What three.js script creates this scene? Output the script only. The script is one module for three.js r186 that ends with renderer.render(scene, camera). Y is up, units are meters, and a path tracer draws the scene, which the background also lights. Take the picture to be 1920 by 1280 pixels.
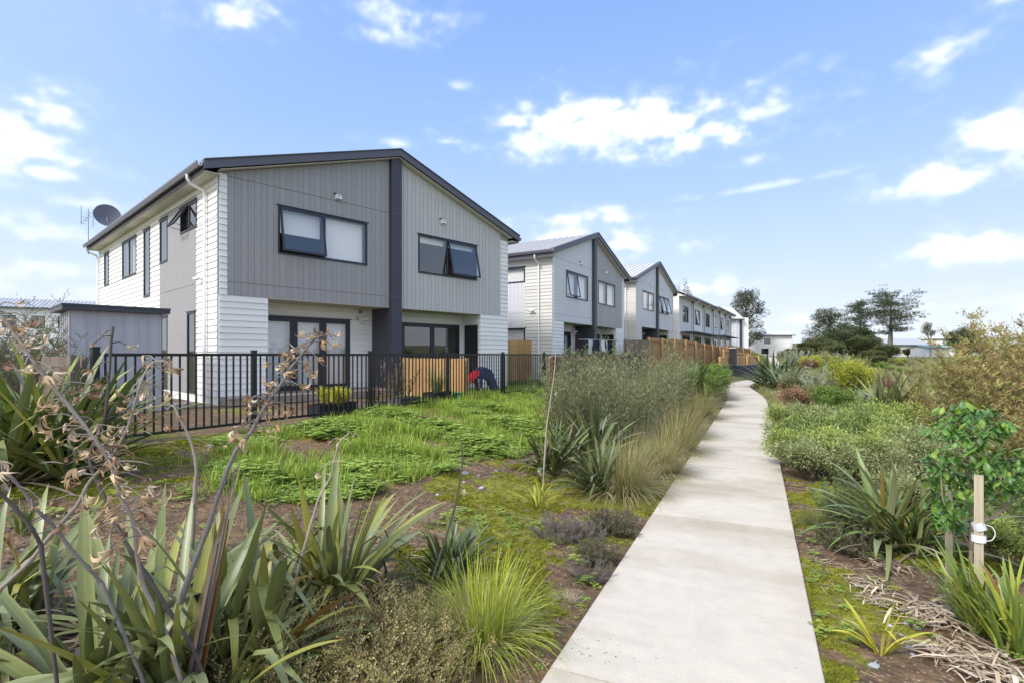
import * as THREE from 'three';
import { mergeGeometries } from 'three/addons/utils/BufferGeometryUtils.js';

// ---------------------------------------------------------------- camera, sky, sun, exposure
const scene = new THREE.Scene();
const camera = new THREE.PerspectiveCamera(2 * Math.atan(640 / 1000) * 180 / Math.PI, 1.5, 0.05, 2000);
camera.position.set(0, 1.7, 0);
camera.lookAt(0, 1.7, -10);
camera.setViewOffset(1920, 1280, 0, -24, 1920, 1280);
const renderer = new THREE.WebGLRenderer({ antialias: true });
renderer.toneMapping = THREE.LinearToneMapping;
renderer.toneMappingExposure = 1.95;
renderer.shadowMap.enabled = true;

function rng(seed) { let a = seed >>> 0; return () => { a = (a + 0x6D2B79F5) | 0; let t = Math.imul(a ^ (a >>> 15), 1 | a); t = (t + Math.imul(t ^ (t >>> 7), 61 | t)) ^ t; return ((t ^ (t >>> 14)) >>> 0) / 4294967296; }; }
const clamp = (x, a = 0, b = 1) => x < a ? a : x > b ? b : x;
const sst = (a, b, x) => { const t = clamp((x - a) / (b - a)); return t * t * (3 - 2 * t); };
const lerp = (a, b, t) => a + (b - a) * t;
const DEG = Math.PI / 180;
function hash2(x, y) { let h = Math.imul(x, 374761393) + Math.imul(y, 668265263); h = Math.imul(h ^ (h >>> 13), 1274126177); return ((h ^ (h >>> 16)) >>> 0) / 4294967296; }
function vnoise(x, y, per = 0) {
  const xi = Math.floor(x), yi = Math.floor(y), fx = x - xi, fy = y - yi, u = fx * fx * (3 - 2 * fx), v = fy * fy * (3 - 2 * fy);
  const w = per ? (n) => ((n % per) + per) % per : (n) => n;
  const a = hash2(w(xi), w(yi)), b = hash2(w(xi + 1), w(yi)), c = hash2(w(xi), w(yi + 1)), d = hash2(w(xi + 1), w(yi + 1));
  return a + (b - a) * u + (c - a) * v + (a - b - c + d) * u * v;
}
function fbm(x, y, oct = 4, per = 0) { let s = 0, a = 0.5, n = 0; for (let i = 0; i < oct; i++) { s += a * vnoise(x + i * 17.3 * (per ? 0 : 1), y + i * 9.1 * (per ? 0 : 1), per); n += a; a *= 0.5; x *= 2; y *= 2; per *= 2; } return s / n; }

const SUN = new THREE.Vector3(-0.52, 0.68, 0.52).normalize();
{
  // computed sky: blue air paling to the horizon, fair-weather cumulus round the whole dome
  const Wd = 2048, Hd = 1024, data = new Float32Array(Wd * Hd * 4), R = rng(77);
  const stops = [[-90, .30, .33, .33], [-2, .62, .70, .78], [0, .48, .52, .57], [4, .43, .485, .565], [9, .35, .435, .56], [15, .27, .375, .555], [22, .205, .32, .54], [33, .15, .258, .51], [50, .14, .255, .53], [90, .12, .23, .51]];
  const clouds = [];
  const add = (px, py, rx, ry, den = 1, tilt = 0) => { const x = (px - 960) / 1000, y = (664 - py) / 1000; clouds.push([Math.atan2(x, 1), Math.atan(y / Math.hypot(1, x)), rx / 1000 * Math.cos(Math.atan(x)) , ry / 1000 * Math.cos(Math.atan(y)), den, tilt, clouds.length * 13.7]); };
  add(1190, 240, 215, 52, 1.25); add(1290, 262, 120, 40, 1.2); add(1080, 215, 90, 30, .95); add(1000, 270, 90, 26, .6); add(1345, 187, 60, 9, .45);
  add(1440, 62, 0, 0, 0); add(445, 42, 85, 34, .75, .15); add(760, 40, 90, 38, .62); add(720, 66, 45, 14, .62); add(860, 163, 26, 10, .4);
  add(22, 262, 92, 56, 1.1); add(90, 325, 30, 9, .5); add(180, 385, 100, 16, .3); add(120, 440, 110, 20, .34); add(60, 500, 100, 22, .36);
  add(1860, 60, 90, 34, .85, .25); add(1905, 255, 62, 38, .95); add(1760, 345, 92, 22, .95); add(1660, 366, 80, 10, .45); add(1835, 462, 105, 28, 1.0);
  add(1070, 412, 105, 18, .8); add(1190, 462, 85, 26, .7); add(1040, 445, 110, 20, .6); add(1300, 545, 90, 26, .62); add(1440, 350, 170, 6, .3, .06); add(745, 268, 50, 13, .5); add(840, 266, 34, 9, .55); add(1420, 300, 40, 10, .35);
  add(1750, 575, 130, 18, .4); add(1550, 600, 160, 16, .35); add(300, 560, 160, 16, .4);
  for (let i = 0; i < 150; i++) { const az = 0.9 + R() * (Math.PI * 2 - 1.8), el = 0.03 + Math.pow(R(), 1.3) * 1.1, k = 0.5 + R(); clouds.push([az > Math.PI ? az - 2 * Math.PI : az, el, (0.05 + 0.13 * R()) * k, (0.018 + 0.03 * R()) * k, 0.5 + 0.7 * R(), (R() - .5) * .2, i * 5.9 + 400]); }
  for (let i = 0; i < 14; i++) { const az = -0.9 + R() * 1.8, el = 0.62 + R() * 0.6; clouds.push([az, el, 0.08 + 0.12 * R(), 0.03 + 0.03 * R(), 0.5 + 0.6 * R(), (R() - .5) * .2, i * 7.1 + 900]); }
  for (let j = 0; j < Hd; j++) {
    const el = ((j + 0.5) / Hd - 0.5) * Math.PI, e = el / DEG;
    let k = 0; while (k < stops.length - 2 && e > stops[k + 1][0]) k++;
    const A = stops[k], B = stops[k + 1], t = clamp((e - A[0]) / (B[0] - A[0]));
    const near = clouds.filter(c => Math.abs(c[1] - el) < c[3] * 3 + 0.02);
    for (let i = 0; i < Wd; i++) {
      const phi = ((i + 0.5) / Wd - 0.5) * Math.PI * 2;   // three.js: u = atan2(z, x) / 2pi + 0.5
      const dx = Math.cos(phi), dz = Math.sin(phi), az = Math.atan2(dx, -dz);
      let r = lerp(A[1], B[1], t), g = lerp(A[2], B[2], t), b = lerp(A[3], B[3], t);
      const ce = Math.cos(el), cosS = dx * ce * SUN.x + Math.sin(el) * SUN.y + dz * ce * SUN.z;
      const ang = Math.acos(clamp(cosS, -1, 1)) / DEG;   // unseen thin cloud added round the sun behind the camera, filling shaded walls: soft light, soft shadows
      const fillVeil = (1 - sst(22, 92, ang)) * clamp(.62 + .75 * (fbm(az * 5 + 3, el * 9 + 1, 5) - .5)), vl = .95 + 1.5 * Math.pow(Math.max(0, cosS), 10);
      r = lerp(r, vl, fillVeil); g = lerp(g, vl * .985, fillVeil); b = lerp(b, vl * .97, fillVeil);
      if (e > 0 && near.length) {
        let den = 0, under = 0;
        for (const c of near) {
          let da = az - c[0]; if (da > Math.PI) da -= 2 * Math.PI; if (da < -Math.PI) da += 2 * Math.PI;
          if (Math.abs(da) > c[2] * 3) continue;
          const de = el - c[1] - da * c[5], u = da / c[2]; let v = de / c[3]; if (v < 0) v *= 1.35;
          const q = 1 - Math.sqrt(u * u + v * v);
          if (q < -1.4) continue;
          const n = fbm(az * 26 + c[6], el * 46 + c[6] * .7, 6) - 0.5, n2 = fbm(az * 9 + c[6] * 1.3, el * 20, 3) - 0.5;
          const n3 = fbm(az * 90 + c[6], el * 130, 4) - .5, qq = q * 0.9 + n * 1.8 + n2 * 1.25 + n3 * .5 + (c[4] - 1) * 0.25, dd = (.78 * sst(-0.05, 1.1, qq) + .22 * sst(-.7, 1.2, qq + n * .8)) * Math.min(1, c[4]);
          if (dd > den) { den = dd; under = clamp(-v * .5 + .2); }
        }
        if (den > 0) { const sh = (.84 - 0.26 * under * den) * (.86 + .28 * fbm(az * 34 + 7, el * 60, 4)); r = lerp(r, sh, den * .97); g = lerp(g, sh * 1.0, den * .97); b = lerp(b, sh * 1.04, den * .97); }
      }
      const o = (j * Wd + i) * 4; data[o] = r; data[o + 1] = g; data[o + 2] = b; data[o + 3] = 1;
    }
  }
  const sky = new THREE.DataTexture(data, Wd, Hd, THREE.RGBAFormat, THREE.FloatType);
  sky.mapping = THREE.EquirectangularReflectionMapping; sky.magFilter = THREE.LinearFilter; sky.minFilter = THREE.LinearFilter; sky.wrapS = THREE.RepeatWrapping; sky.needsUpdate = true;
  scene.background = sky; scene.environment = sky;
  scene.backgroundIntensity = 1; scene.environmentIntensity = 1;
}
const sun = new THREE.DirectionalLight(new THREE.Color(1.0, 0.955, 0.92), 1.5);
sun.position.copy(SUN).multiplyScalar(60); sun.castShadow = true; sun.shadow.radius = 22; sun.shadow.mapSize.set(4096, 4096);
Object.assign(sun.shadow.camera, { left: -60, right: 60, top: 60, bottom: -60, near: 1, far: 200 });
scene.add(sun, sun.target);

// ---------------------------------------------------------------- helpers
const names = {};
function numbered(n) { const k = names[n] = (names[n] ?? -1) + 1; return k ? n + '_' + String(k).padStart(3, '0') : n; }
function tag(o, label, category, group, kind) { o.userData.label = label; if (category) o.userData.category = category; if (group) o.userData.group = group; if (kind) o.userData.kind = kind; return o; }
function thing(name, label, category, x = 0, y = 0, d = 0, turn = 0, group) { const o = new THREE.Group(); o.name = numbered(name); o.position.set(x, y, -d); o.rotation.y = turn; scene.add(o); return tag(o, label, category, group); }
function part(parent, name, geo, mat) { const m = new THREE.Mesh(geo, mat); m.name = name; m.castShadow = m.receiveShadow = true; parent.add(m); return m; }
function solo(name, geo, mat, label, category, group) { const m = part(scene, numbered(name), geo, mat); return tag(m, label, category, group); }
function struct(name, geo, mat, label) { const m = part(scene, name, geo, mat); m.userData.kind = 'structure'; if (label) m.userData.label = label; return m; }
function copyOf(o, x, y, d, turn, s = 1, label) { const c = o.clone(); c.name = numbered(o.name.replace(/_\d{3}$/, '')); c.userData = { ...o.userData }; if (label) c.userData.label = label; c.position.set(x, y, -d); c.rotation.y = turn; c.scale.setScalar(s); scene.add(c); return c; }
const col = (r, g, b) => new THREE.Color().setRGB(r, g, b);
const hex = (h) => new THREE.Color(h);
const std = (c, rough = 0.7, extra = {}) => new THREE.MeshStandardMaterial({ color: c, roughness: rough, metalness: 0, ...extra });

class MB {   // grows one indexed mesh
  constructor() { this.p = []; this.c = []; this.u = []; this.i = []; }
  v(x, y, z, c, u = 0, w = 0) { this.p.push(x, y, z); this.c.push(c[0], c[1], c[2]); this.u.push(u, w); return this.p.length / 3 - 1; }
  t(a, b, c) { this.i.push(a, b, c); }
  leaf(x, y, z, dx, dy, dz, nx, ny, nz, len, wid, c, fold = 0.25) {   // a folded diamond: d runs along the leaf, n out of it
    let sx = dy * nz - dz * ny, sy = dz * nx - dx * nz, sz = dx * ny - dy * nx; const sl = Math.hypot(sx, sy, sz) || 1; sx /= sl; sy /= sl; sz /= sl;
    const m = 0.45 * len, h = wid / 2, f = fold * h;
    const a = this.v(x, y, z, c), b = this.v(x + dx * m + sx * h + nx * f, y + dy * m + sy * h + ny * f, z + dz * m + sz * h + nz * f, c, 1, .5);
    const t = this.v(x + dx * len, y + dy * len, z + dz * len, c, .5, 1), e = this.v(x + dx * m - sx * h + nx * f, y + dy * m - sy * h + ny * f, z + dz * m - sz * h + nz * f, c, 0, .5);
    this.t(a, b, t); this.t(a, t, e);
  }
  blade(x, y, z, az, len, wid, tilt, bend, c, seg = 4) {   // a grass blade that leans and droops
    const ca = Math.cos(az), sa = Math.sin(az); let r = 0, h = 0, pa = -1, pb = -1;
    for (let k = 0; k <= seg; k++) {
      const s = k / seg, an = tilt + bend * s * s, w = wid * (1 - s * s) * .5;
      if (k) { r += Math.sin(an) * len / seg; h += Math.cos(an) * len / seg; }
      const X = x + ca * r, Z = z + sa * r, cc = c;
      if (k === seg) { const tp = this.v(X, y + h, Z, cc, .5, 1); this.t(pa, pb, tp); break; }
      const a = this.v(X - sa * w, y + h, Z + ca * w, cc, 0, s), b = this.v(X + sa * w, y + h, Z - ca * w, cc, 1, s);
      if (k) { this.t(pa, pb, b); this.t(pa, b, a); }
      pa = a; pb = b;
    }
  }
  tube(pts, r0, r1, sides = 6, c = [1, 1, 1], pw = 1) {
    const n = pts.length, T = new THREE.Vector3(), N = new THREE.Vector3(0, 0, 1), B = new THREE.Vector3(); let prev = -1, len = 0;
    for (let k = 0; k < n; k++) {
      const a = pts[Math.max(0, k - 1)], b = pts[Math.min(n - 1, k + 1)];
      T.set(b[0] - a[0], b[1] - a[1], b[2] - a[2]).normalize();
      if (Math.abs(T.dot(N)) > .95) N.set(1, 0, 0);
      B.crossVectors(T, N).normalize(); N.crossVectors(B, T).normalize();
      if (k) len += Math.hypot(pts[k][0] - pts[k - 1][0], pts[k][1] - pts[k - 1][1], pts[k][2] - pts[k - 1][2]);
      const r = Array.isArray(r0) ? r0[k] : lerp(r0, r1, Math.pow(k / (n - 1), pw)), first = this.p.length / 3;
      for (let q = 0; q < sides; q++) { const an = q / sides * Math.PI * 2, cx = Math.cos(an) * r, cy = Math.sin(an) * r; this.v(pts[k][0] + N.x * cx + B.x * cy, pts[k][1] + N.y * cx + B.y * cy, pts[k][2] + N.z * cx + B.z * cy, c, q / sides, len); }
      if (k) for (let q = 0; q < sides; q++) { const q2 = (q + 1) % sides; this.t(prev + q, first + q2, prev + q2); this.t(prev + q, first + q, first + q2); }
      prev = first;
    }
    const e = pts[n - 1], cap = this.v(e[0], e[1], e[2], c); for (let q = 0; q < sides; q++) this.t(prev + q, cap, prev + (q + 1) % sides);
  }
  geo(smooth = true) {
    const g = new THREE.BufferGeometry();
    g.setAttribute('position', new THREE.Float32BufferAttribute(this.p, 3)); g.setAttribute('color', new THREE.Float32BufferAttribute(this.c, 3)); g.setAttribute('uv', new THREE.Float32BufferAttribute(this.u, 2)); g.setIndex(this.i);
    if (smooth) g.computeVertexNormals();
    return g;
  }
}
function tex(w, h, f, srgb = true, rep = true) {   // f(u, v) -> [r, g, b] in 0..1 (sRGB values when srgb)
  const a = new Uint8Array(w * h * 4);
  for (let j = 0; j < h; j++) for (let i = 0; i < w; i++) { const c = f(i / w, j / h, i, j), o = (j * w + i) * 4; a[o] = clamp(c[0]) * 255; a[o + 1] = clamp(c[1]) * 255; a[o + 2] = clamp(c[2]) * 255; a[o + 3] = 255; }
  const t = new THREE.DataTexture(a, w, h, THREE.RGBAFormat); t.magFilter = THREE.LinearFilter; t.minFilter = THREE.LinearFilter; t.wrapS = t.wrapT = rep ? THREE.RepeatWrapping : THREE.ClampToEdgeWrapping; if (srgb) t.colorSpace = THREE.SRGBColorSpace; t.needsUpdate = true; return t;
}
function boxUV(g) {   // uv in metres on a box-like geometry, by face direction
  g = g.index ? g.toNonIndexed() : g; const p = g.attributes.position, n = g.attributes.normal, u = new Float32Array(p.count * 2);
  for (let i = 0; i < p.count; i++) { const ax = Math.abs(n.getX(i)), ay = Math.abs(n.getY(i)), az = Math.abs(n.getZ(i)); const x = p.getX(i), y = p.getY(i), z = p.getZ(i); u[i * 2] = ax > ay && ax > az ? z : x; u[i * 2 + 1] = ay > ax && ay > az ? z : y; }
  g.setAttribute('uv', new THREE.BufferAttribute(u, 2)); return g;
}
const BOX = new THREE.BoxGeometry(1, 1, 1);
function bx(x0, x1, y0, y1, z0, z1) { const g = new THREE.BoxGeometry(x1 - x0, y1 - y0, z1 - z0); g.translate((x0 + x1) / 2, (y0 + y1) / 2, (z0 + z1) / 2); return g; }
function boxPart(parent, name, mat, x0, x1, y0, y1, z0, z1) { const m = part(parent, name, BOX, mat); m.position.set((x0 + x1) / 2, (y0 + y1) / 2, (z0 + z1) / 2); m.scale.set(x1 - x0, y1 - y0, z1 - z0); return m; }

// ---------------------------------------------------------------- lie of the land (x right, d ahead of the camera)
const pathPts = [[-6, -3.16], [0, -0.39], [8, 3.30], [14, 6.07], [20, 8.80], [23, 9.98], [26, 11.05], [28.5, 12.0], [31, 13.25], [34, 15.3], [37, 17.7], [40, 20.1], [46, 23.6], [54, 27.3], [64, 31.6], [76, 37.2], [90, 43.5]];
function pathC(d) { let k = 0; while (k < pathPts.length - 2 && d > pathPts[k + 1][0]) k++; const p = pathPts, a = p[Math.max(0, k - 1)], b = p[k], c = p[k + 1], e = p[Math.min(p.length - 1, k + 2)], h = c[0] - b[0], t = clamp((d - b[0]) / h, -3, 3); const m0 = k ? (c[1] - a[1]) / (c[0] - a[0]) : (c[1] - b[1]) / h, m1 = (e[1] - b[1]) / (e[0] - b[0]); if (t < 0) return b[1] + m0 * (d - b[0]); const t2 = t * t, t3 = t2 * t; return (2 * t3 - 3 * t2 + 1) * b[1] + (t3 - 2 * t2 + t) * h * m0 + (-2 * t3 + 3 * t2) * c[1] + (t3 - t2) * h * m1; }
const fenceX = (d) => 0.599 * d - 8.83;
const rise = (d) => 1.6 * sst(42, 105, d);
function ground(x, d) {
  const c = pathC(d), pl = c - 0.76, pr = c + 0.76, fx = Math.min(fenceX(d), pl - 4);
  let y = -0.05;
  if (x < pl) { const s = clamp((pl - x) / (pl - fx)); y = -0.035 + 0.605 * (0.35 * s + 0.65 * sst(0, 1, s)); if (x < fx) y -= 0.045 * clamp((fx - x) / 1.5); y += 0.28 * sst(29, 36, d) * sst(0.75, 1, s); }
  else if (x > pr) y = -0.035 - 0.42 * sst(0.3, 7.5, x - pr);
  const off = Math.max(0, pl - x, x - pr);
  y += (fbm(x * 0.9, d * 0.9, 3) - 0.5) * 0.09 * sst(0, 1.2, off) * (x < fx ? 0.25 : 1) + (fbm(x * 5, d * 5, 2) - .5) * 0.022 * sst(0, .3, off);
  if (x < fx - 6) y += rise(d) * 0.2; else y += rise(d);
  return y;
}
function gpt(px, py) {   // the point of the ground that the photograph shows at a pixel: [x, d]
  const a = (px - 960) / 1000, b = (664 - py) / 1000; let d = 0.8, s = 0.02;
  while (d < 400) { if (1.7 + b * d <= ground(a * d, d)) return [a * d, d]; d += s; s = 0.02 + d * 0.002; }
  return [a * 100, 100];
}
const at = (px, py, d) => [(px - 960) / 1000 * d, 1.7 + (664 - py) / 1000 * d, -d];

// ---------------------------------------------------------------- ground, path
const greenZone = [[385, 905], [400, 850], [470, 815], [560, 806], [700, 780], [800, 752], [1000, 733], [1090, 722], [1090, 800], [1000, 838], [960, 860], [870, 868], [790, 890], [700, 925], [600, 945], [500, 940], [430, 940]].map(p => gpt(p[0], p[1]));
function inside(x, d, poly) { let c = false; for (let i = 0, j = poly.length - 1; i < poly.length; j = i++) { const [xi, yi] = poly[i], [xj, yj] = poly[j]; if ((yi > d) !== (yj > d) && x < (xj - xi) * (d - yi) / (yj - yi) + xi) c = !c; } return c; }
function mossAt(x, d) {
  const c = pathC(d), off = x - c; let m = fbm(x * 0.8 + 5, d * 0.8 + 2, 4) + 0.35 * (fbm(x * 5, d * 5, 3) - .5);
  let bias = 0.53;
  if (off > 0.75 && off < 2.4) bias = 0.49; else if (off >= 2.4) bias = 0.64;
  if (off < -0.75 && off > -2.0 && d < 6.5) bias = 0.62; else if (off < -2.0 && d < 3.9) bias = .60; else if (off < -2.0 && d > 3.9) bias = 0.49;
  if (x < fenceX(d)) bias = 0.7;
  return sst(bias - 0.03, bias + 0.06, m);
}
const soilMap = tex(2048, 2048, (u, v) => {
  const x = u * 24 - 12, d = v * 24;
  const n1 = fbm(x * 3, d * 3, 4), n2 = fbm(x * 22, d * 22, 3), n3 = hash2(Math.floor(x * 85), Math.floor(d * 85));
  let r = 0.31 + 0.17 * n1 + 0.24 * (n2 - .5), g = 0.245 + 0.13 * n1 + 0.20 * (n2 - .5), b = 0.175 + 0.085 * n1 + 0.15 * (n2 - .5);
  const straw = sst(0.60, 0.72, fbm(x * 7 + 40, d * 30, 3)) * sst(.42, .62, fbm(x * .9 + 9, d * .9, 3));
  r = lerp(r, .56, straw * .7); g = lerp(g, .48, straw * .7); b = lerp(b, .37, straw * .7);
  if (n3 > .965) { const k = .12 + .25 * hash2(Math.floor(x * 85) + 7, Math.floor(d * 85)); r += k; g += k; b += k; }
  const m = mossAt(x, d) * sst(.28, .5, fbm(x * 14, d * 14, 3) + .12);
  const yl = fbm(x * 2 + 80, d * 2, 3);
  r = lerp(r, lerp(.37, .55, yl) + (n2 - .5) * .22, m * .92); g = lerp(g, lerp(.41, .54, yl) + (n2 - .5) * .22, m * .92); b = lerp(b, .14 + (n2 - .5) * .14, m * .92);
  if (x < fenceX(d)) { const lawn = sst(13.5, 15.5, d - 0.35 * x * 0) * sst(-1.0, .2, x - (fenceX(d) - 6)); r = lerp(r, .30, lawn * .8); g = lerp(g, .40, lawn * .8); b = lerp(b, .13, lawn * .8); }
  return [r, g, b];
});
const soilBump = tex(1024, 1024, (u, v) => { const n = fbm(u * 64, v * 64, 5, 64); return [n, n, n]; }, false); soilBump.repeat.set(6, 6);
const nearMat = std(hex('#ffffff'), 0.95, { map: soilMap, bumpMap: soilBump, bumpScale: 0.03 });
const farMap = tex(1024, 1024, (u, v) => { const a = fbm(u * 12, v * 12, 5, 12), b = fbm(u * 90, v * 90, 3, 90), k = sst(.35, .65, a); return [lerp(.30, .44, k) + (b - .5) * .25, lerp(.31, .43, k) + (b - .5) * .25, lerp(.17, .22, k) + (b - .5) * .2]; });
function sheet(xs, ds, f, uvf) {
  const p = [], uv = [], idx = [], nx = xs.length;
  for (const d of ds) for (const x of xs) { p.push(x, f(x, d), -d); uv.push(...uvf(x, d)); }
  for (let j = 0; j < ds.length - 1; j++) for (let i = 0; i < nx - 1; i++) { const a = j * nx + i; idx.push(a, a + 1, a + nx + 1, a, a + nx + 1, a + nx); }
  const g = new THREE.BufferGeometry(); g.setAttribute('position', new THREE.Float32BufferAttribute(p, 3)); g.setAttribute('uv', new THREE.Float32BufferAttribute(uv, 2)); g.setIndex(idx); g.computeVertexNormals(); return g;
}
const range = (a, b, s) => { const r = []; for (let x = a; x < b - 1e-6; x += s) r.push(x); r.push(b); return r; };
struct('soil_ground', sheet(range(-12, 12, 0.08), range(0, 24, 0.08), ground, (x, d) => [(x + 12) / 24, d / 24]), nearMat, 'dark soil bank with yellow green moss and litter beside the path');
{
  const xs = [-700, -300, -150, -90, -60, -40, ...range(-28, 60, 0.8), 75, 100, 140, 200, 300, 700], ds = [-60, -20, ...range(-8, 70, 0.8), ...range(74, 130, 4), 150, 180, 240, 400, 900];
  const hill = (x, d) => { let y = ground(x, d); const inNear = x > -11.6 && x < 11.6 && d > 0.4 && d < 23.6; y -= inNear ? 0.25 : (x > -12.5 && x < 12.5 && d > -0.5 && d < 24.5) ? 0.012 : 0; y += sst(220, 420, d) * (3 + 6 * fbm(x * .006, d * .004, 3)) + (x > 150 ? sst(150, 500, x) * 14 : 0); return y; };
  struct('terrain', sheet(xs, ds, hill, (x, d) => [x / 9, d / 9]), std(hex('#ffffff'), 1, { map: farMap }), 'scrubby green terrain running back to the horizon');
}
const concrete = tex(1024, 1024, (u, v) => {
  const st = fbm(u * 6, v * 60, 4, 0), blot = fbm(u * 3 + 3, v * 3, 4), fine = hash2(Math.floor(u * 1024), Math.floor(v * 1024)), sp = fbm(u * 40, v * 40, 3);
  const stain = sst(.52, .78, blot), st2 = sst(.55, .75, fbm(u * 5 + 30, v * 11 + 7, 4));
  let k = .81 + .022 * (st - .5) * 2 + .03 * (fine - .5) + .05 * (sp - .5) - .06 * stain - .045 * st2;
  if (hash2(Math.floor(u * 500), Math.floor(v * 500) + 91) > .9985) k -= .3 * hash2(Math.floor(u * 500) + 3, Math.floor(v * 500)); const crumb = sst(.6, .75, fbm(u * 4 + 11, v * 4 + 5, 3)); if (hash2(Math.floor(u * 420) + 31, Math.floor(v * 420)) > 1 - .02 * crumb) k -= .28;
  return [k, k * (.972 - .012 * stain), k * (.925 - .035 * stain - .02 * st2)];
});
{
  const root = thing('concrete_path', 'pale concrete footpath curving away between the planting', undefined); root.userData.kind = 'structure';
  const mats = [0, 1, 2].map(i => { const t = concrete.clone(); t.offset.set((i - 1) * .29, i * .14); t.needsUpdate = true; return std(hex(['#f7f1e7', '#f3ede2', '#f5efe6'][i]), .88, { map: t, bumpMap: soilBump, bumpScale: .002 }); });
  const joints = []; { const ks = [-4.2, -1.6, 2.62, 5.42, 8.15]; for (const k of ks) joints.push(k); for (let d = 10.75; d < 88; d += 2.65) joints.push(d); }
  const hw = 0.672;
  const frame = (d) => { const c = pathC(d), s = (pathC(d + .05) - pathC(d - .05)) / .1, l = Math.hypot(1, s); return [c, s / l, 1 / l]; };
  for (let j = 0; j < joints.length - 1; j++) {
    const a = joints[j] + 0.0065, b = joints[j + 1] - 0.0065, n = Math.max(3, Math.ceil((b - a) / .5)), p = [], uv = [], idx = [];
    for (let k = 0; k <= n; k++) {
      const d = lerp(a, b, k / n), [c, s, q] = frame(d), y = rise(d);
      // across = the direction perpendicular to the path: (q, -s) in (x, d); the near joint is square to the path
      for (const [o, dy] of [[-hw, -.14], [-hw, -.006], [-hw + .007, 0], [hw - .007, 0], [hw, -.006], [hw, -.14]]) { p.push(c + q * o, y + dy, -(d - s * o)); uv.push((o + dy) / 4 + .5, (d - a) / 4 + .02); }
    }
    for (let k = 0; k < n; k++) for (let m = 0; m < 5; m++) { const i0 = k * 6 + m; idx.push(i0, i0 + 1, i0 + 7, i0, i0 + 7, i0 + 6); }
    const e = n * 6; for (let m = 1; m < 5; m++) { idx.push(0, m + 1, m); idx.push(e, e + m, e + m + 1); }
    const g = new THREE.BufferGeometry(); g.setAttribute('position', new THREE.Float32BufferAttribute(p, 3)); g.setAttribute('uv', new THREE.Float32BufferAttribute(uv, 2)); g.setIndex(idx);
    const gn = g.toNonIndexed(); gn.computeVertexNormals();
    part(root, 'slab', gn, mats[j % 3]);
  }
}

// ---------------------------------------------------------------- building materials
const paintGrain = tex(256, 256, (u, v) => { const k = .965 + .05 * (fbm(u * 8, v * 24, 4, 8) - .5) + .02 * (hash2(Math.floor(u * 256), Math.floor(v * 256)) - .5); return [k, k, k * .995]; });
const paint = (h, r = .6) => std(hex(h), r, { map: paintGrain });
const M = {
  white: paint('#f4f3f0'), white2: paint('#efeeeb'), cream: paint('#dcd9d2'), cream2: paint('#d6d3cc'),
  greyDark: paint('#a3a1a2'), greyDark2: paint('#9f9d9e'), greyLight: paint('#c6c5c3'), greyLight2: paint('#c2c1bf'), pale: paint('#dedfe1'), pale2: paint('#d9dbdd'), mid: paint('#aeadac'), mid2: paint('#aaa9a8'),
  groove: paint('#a3a1a2'), grooveL: paint('#dedfe1'), whiteBack: paint('#f4f3f0'), creamBack: paint('#dcd9d2'),
  alu: std(hex('#2b2d35'), .42), blade: paint('#42424e', .5), soffit: paint('#c9c3b4', .8), soffitWhite: paint('#dcd8cf', .8),
  gutter: std(hex('#62616a'), .38), fascia: std(hex('#5a5963'), .45),
  roof: std(hex('#c3c0bd'), .55), pvc: std(hex('#eeeeee'), .35), interior: std(hex('#b8b2a8'), .9), floorIn: std(hex('#6f6253'), .8),
  glass: new THREE.MeshPhysicalMaterial({ color: hex('#ffffff'), roughness: 0.02, transmission: 1, thickness: 0, ior: 2.2 }),
  blind: std(hex('#efeeea'), .85), frosted: std(hex('#d7dbde'), .7), blackMetal: std(hex('#17181c'), .45), blackPlastic: std(hex('#1d1e20'), .55), deck: null, concrete: std(hex('#a39d92'), .9), darkDoor: std(hex('#26272e'), .4), steel: std(hex('#9aa0a6'), .35, { metalness: .7 }),
};
const woodMap = (c0, c1, seed) => tex(256, 512, (u, v) => { const g = fbm(u * 30 + seed, v * 3, 4), k = fbm(u * 5 + seed, v * 1.5 + seed, 3), kn = Math.hypot((u * 3 % 1) - .5, ((v * 4 + seed) % 1 - .5) * 1.6), q = clamp(g * .75 + k * .5 - .1 - (kn < .09 ? .35 : 0)); return [0, 1, 2].map(i => lerp(c0[i], c1[i], q)); });
const woodTan = [0, 1, 2].map(i => std(hex(['#ffffff', '#ece4da', '#f6f0ea'][i]), .85, { map: woodMap([.62, .48, .30], [.88, .74, .53], i * 3.7 + 1) }));
const woodBrown = [0, 1, 2].map(i => std(hex(['#ffffff', '#e9dfd8', '#f4ece4'][i]), .85, { map: woodMap([.52, .40, .27], [.78, .64, .46], i * 2.9 + 8) }));
const woodGrey = [0, 1, 2].map(i => std(hex(['#ffffff', '#e8e6e4', '#f3f1ee'][i]), .88, { map: woodMap([.36, .32, .29], [.56, .51, .46], i * 2.3 + 4) }));
const stakeMat = std(hex('#ffffff'), .9, { map: woodMap([.55, .51, .43], [.80, .76, .67], 5.5) });
M.deck = std(hex('#ffffff'), .85, { map: woodMap([.47, .44, .40], [.66, .62, .57], 2.2) });

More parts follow.
